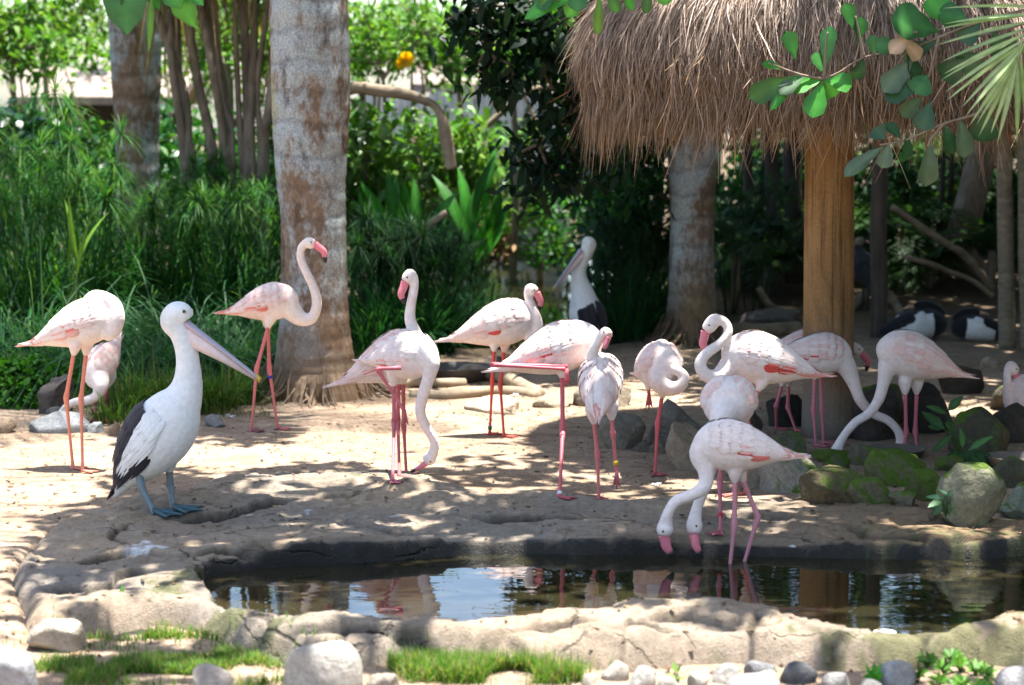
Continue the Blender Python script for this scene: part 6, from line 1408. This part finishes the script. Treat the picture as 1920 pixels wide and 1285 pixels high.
crown_tree('dark leafy tree between the far pelican and the thatch eave', 1262, 18.9, [(1120, 340, -.8, .35, .5, .18, 200), (1180, 300, -.6, .35, .5, .2, 220), (1090, 280, -.8, .25, .5, .15, 130), (1200, 380, -.4, .3, .4, .2, 200), (1150, 240, -.8, .4, .5, .2, 220), (1220, 250, -.5, .3, .4, .25, 200), (1230, 430, 0, .2, .3, .2, 150), (1100, 200, -.9, .3, .5, .2, 150)], .11, DRK, 464, .04, m=M_LEAF)
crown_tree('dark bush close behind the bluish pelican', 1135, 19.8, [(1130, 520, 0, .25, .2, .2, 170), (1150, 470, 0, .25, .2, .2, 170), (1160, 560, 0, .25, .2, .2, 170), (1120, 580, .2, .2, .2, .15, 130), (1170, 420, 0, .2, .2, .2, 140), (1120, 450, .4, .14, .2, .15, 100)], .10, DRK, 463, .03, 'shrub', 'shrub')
crown_tree('brown withered shrub at the edge of the back pond', 900, 22.6, [(890, 460, 0, .22, .2, .16, 160), (920, 450, 0, .2, .2, .16, 140), (900, 490, 0, .2, .2, .12, 120)], .09, [(.14, .08, .04), (.20, .12, .06), (.08, .09, .03)], 462, .02, 'shrub', 'shrub', m=M_DRY)
# the dim grove behind the hut
rs1 = np.random.default_rng(15)
GRV = [(1375, 23), (1440, 24.5), (1500, 23.5), (1570, 25), (1640, 24), (1710, 25.5), (1780, 24.5), (1850, 26), (1920, 24), (1990, 25), (1600, 28), (1760, 29), (1450, 28), (1900, 29)]
for i, (px, Y) in enumerate(GRV):
    ct = [(px + rs1.uniform(-70, 70), rs1.uniform(260, 520), rs1.uniform(-.6, .6), .4, .4, .3, 140) for k in range(9)]
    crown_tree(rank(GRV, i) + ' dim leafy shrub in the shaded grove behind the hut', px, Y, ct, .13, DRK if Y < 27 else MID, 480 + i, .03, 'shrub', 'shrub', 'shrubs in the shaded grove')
TLL = [(1330, 27), (1480, 26), (1640, 27.5), (1800, 26.5), (1960, 28), (2120, 27), (1180, 29)]
for i, (px, Y) in enumerate(TLL):
    ct = [(px + rs1.uniform(-110, 110), rs1.uniform(-560, 220), rs1.uniform(-1, 1), .75, .7, .5, 260) for k in range(11)]
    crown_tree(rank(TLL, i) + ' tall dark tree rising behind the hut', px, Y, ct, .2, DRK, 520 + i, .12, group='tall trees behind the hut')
def low_palm(label, px, row, Y, L, n, seed, col, group='small palms in the grove'):
    rs = np.random.default_rng(seed); b = at(px, row, Y); z0 = surf(b.x, b.y); t = thing('small_palm', label, 'palm', (b.x, b.y, z0), group); mb = MB()
    V, F = tube(np.array([(b.x, b.y, z0 - .05), (b.x, b.y, (z0 + b.z) / 2), (b.x, b.y, b.z)]), [.05, .045, .04], 9); m2 = MB(); m2.add(V, F); m2.build('trunk', M_STEM, t)
    for k in range(n): frond(mb, (b.x, b.y, b.z), 2 * np.pi * k / n + rs.uniform(-.3, .3), rs.uniform(.1, 1.1), L * rs.uniform(.8, 1.1), 24, 1.0, .3, .012, col, rs)
    mb.build('crown', M_LEAF, t)
LPS = [(1380, 470, 20.5, .8), (1440, 500, 21.5, .7), (1590, 440, 21.5, .9), (1690, 420, 22.5, 1.0), (1740, 500, 22, .7), (1860, 470, 21.5, .8), (1480, 420, 22.5, .9), (1780, 380, 23.5, 1.1)]
for i, a_ in enumerate(LPS):
    low_palm(rank(LPS, i) + ' small feathery palm in the shaded grove', a_[0], a_[1], a_[2], a_[3], 10, 500 + i, (.03, .075, .02))
def pole(label, pts, Y, r, m, name='pole', cat='pole', group=None, seed=0):
    P = [np.array(at(x, y, Y)) for x, y in pts]; P[0][2] = surf(P[0][0], P[0][1]) - .03; d = P[-1] - P[-2]; P.append(P[-1] + unit(d) * 1.2); P = catmull(np.array(P), 6); P[1:-1] += .15 * r * np.stack([vnoise(P, 3, seed), 0 * P[:, 0], 0 * P[:, 0]], -1)[1:-1]
    V, F = tube(P, r * np.linspace(1.08, .9, len(P)) * (1 + .05 * vnoise(P, 9, seed)), 14); mb = MB(); mb.add(V, F); o = mb.build(name, m); o.location = P[0]; o.data.transform(__import__('mathutils').Matrix.Translation(-Vector(P[0]))); return tag(o, label, cat, group)
pole('slender dark pole right of the brown post', [(1648, 632), (1648, 450), (1652, 260)], 18.6, .072, mat('pole_wood', wood_build((.045, .035, .028), (.12, .095, .075))), seed=1)
M_SLIM = mat('slim_palm', wood_build((.15, .12, .08), (.30, .25, .18), 10, (1, 1, 2.5)))
pole('slender palm left of the pair at the right edge', [(1890, 650), (1886, 480), (1882, 240)], 17.6, .066, M_SLIM, 'slender_palm', 'palm', 'slim palms', 2)
pole('slender palm cut by the right picture edge', [(1932, 655), (1926, 480), (1922, 240)], 17.5, .07, M_SLIM, 'slender_palm', 'palm', 'slim palms', 3)
pole('grey leaning tree trunk in the grove near the right edge', [(1836, 560), (1800, 470), (1812, 400), (1836, 320)], 22.5, .16, M_STEM, 'leaning_tree', 'tree', seed=4)
pole('thin dark sapling trunk left of the leaning grove trunk', [(1762, 560), (1764, 440), (1768, 320)], 22.8, .03, M_DKWOOD, 'thin_tree', 'tree', 'thin trunks in the grove', 5)
pole('thin dark sapling trunk nearest the slender dark pole', [(1776, 560), (1780, 440), (1784, 320)], 23.2, .035, M_DKWOOD, 'thin_tree', 'tree', 'thin trunks in the grove', 6)
pole('dark grove trunk just left of the brown post', [(1454, 590), (1452, 450), (1446, 300)], 21.5, .075, M_DKWOOD, 'thin_tree', 'tree', 'thin trunks in the grove', 7)
pole('dark grove trunk between ringed palm and brown post', [(1400, 590), (1404, 450), (1402, 300)], 21.8, .05, M_DKWOOD, 'thin_tree', 'tree', 'thin trunks in the grove', 8)
pole('dim thick grove trunk close behind the brown post', [(1490, 590), (1488, 450), (1486, 300)], 22.2, .10, M_DKWOOD, 'thin_tree', 'tree', 'thin trunks in the grove', 9)
log('long dead branch slanting down to the slim palm stems', [(1672, 388), (1750, 440), (1810, 480), (1860, 540)], .035, M_ROOT, 'dead_branch', 'branch', Y=20.6, seed=12)
log('lower dead branch joining the long slanting one', [(1690, 480), (1760, 500), (1820, 525), (1862, 556)], .025, M_ROOT, 'dead_branch', 'branch', Y=20.5, seed=13)
log('bowed branch on the ground left of the brown post', [(1420, 540), (1448, 575), (1500, 586)], .03, M_ROOT, 'dead_branch', 'branch', Y=20.0, seed=14)
# far huts
M_FTHATCH = mat('far_thatch', wood_build((.20, .15, .12), (.32, .26, .21), 8, (1, 1, 1))); M_PALE = mat('pale_boards', wood_build((.36, .37, .38), (.55, .56, .57), 6, (3, 1, .3)))
def far_hut(label, x0, x1, r0, r1, rb, Y, depth=2.5):
    a0, a1 = at(x0, r1, Y), at(x1, r1, Y); tz = at(x0, r0, Y + depth * .5).z; ez = a0.z; t = thing('far_hut', label, 'hut', ((a0.x + a1.x) / 2, Y, 0)); xm0, xm1 = a0.x - .15, a1.x + .15
    V = [(xm0, Y - .2, ez), (xm1, Y - .2, ez), (xm1, Y + depth / 2, tz), (xm0, Y + depth / 2, tz), (xm1, Y + depth + .2, ez), (xm0, Y + depth + .2, ez)]; V = V + [(x, y, z_ - .12) for x, y, z_ in V]
    F = [(0, 1, 2, 3), (3, 2, 4, 5), (7, 6, 9, 8), (8, 9, 11, 10), (0, 6, 7, 1), (4, 10, 11, 5), (1, 7, 8, 2), (2, 8, 10, 4), (3, 9, 6, 0), (5, 11, 9, 3)]
    m = MB(); m.add(V, F); m.build('roof', M_FTHATCH, t, smooth=False)
    m = MB(); m.add(*box(a0.x + .1, a1.x - .1, Y + depth * .6, Y + depth * .65, 0, ez)); m.build('back_wall', M_DKWOOD, t, smooth=False)
    for q in np.linspace(0, 1, 4):
        x = a0.x + (a1.x - a0.x) * q; V, F = tube(np.array([(x, Y, 0), (x, Y, ez)]), .07, 10); m = MB(); m.add(V, F); m.build('post', M_STEM, t)
far_hut('open thatched pavilion behind the papyrus at far left', 40, 330, 128, 182, 300, 33)
far_hut('low grey-roofed hut glimpsed between trunk and dark sprays', 790, 1010, 96, 158, 300, 36)
pf = at(800, 300, 34); t = thing('board_fence', 'pale weathered board fence behind the bent limb', 'fence', (pf.x, 34, 0))
for q in range(26):
    x = at(672, 300, 34).x + q * .125; mb = MB(); mb.add(*box(x, x + .118, 33.98 + .01 * (q % 2), 34.01 + .01 * (q % 2), 0, at(700, 176, 34).z + .05 * math.sin(q * 2.1))); mb.build('board', M_PALE, t, smooth=False)
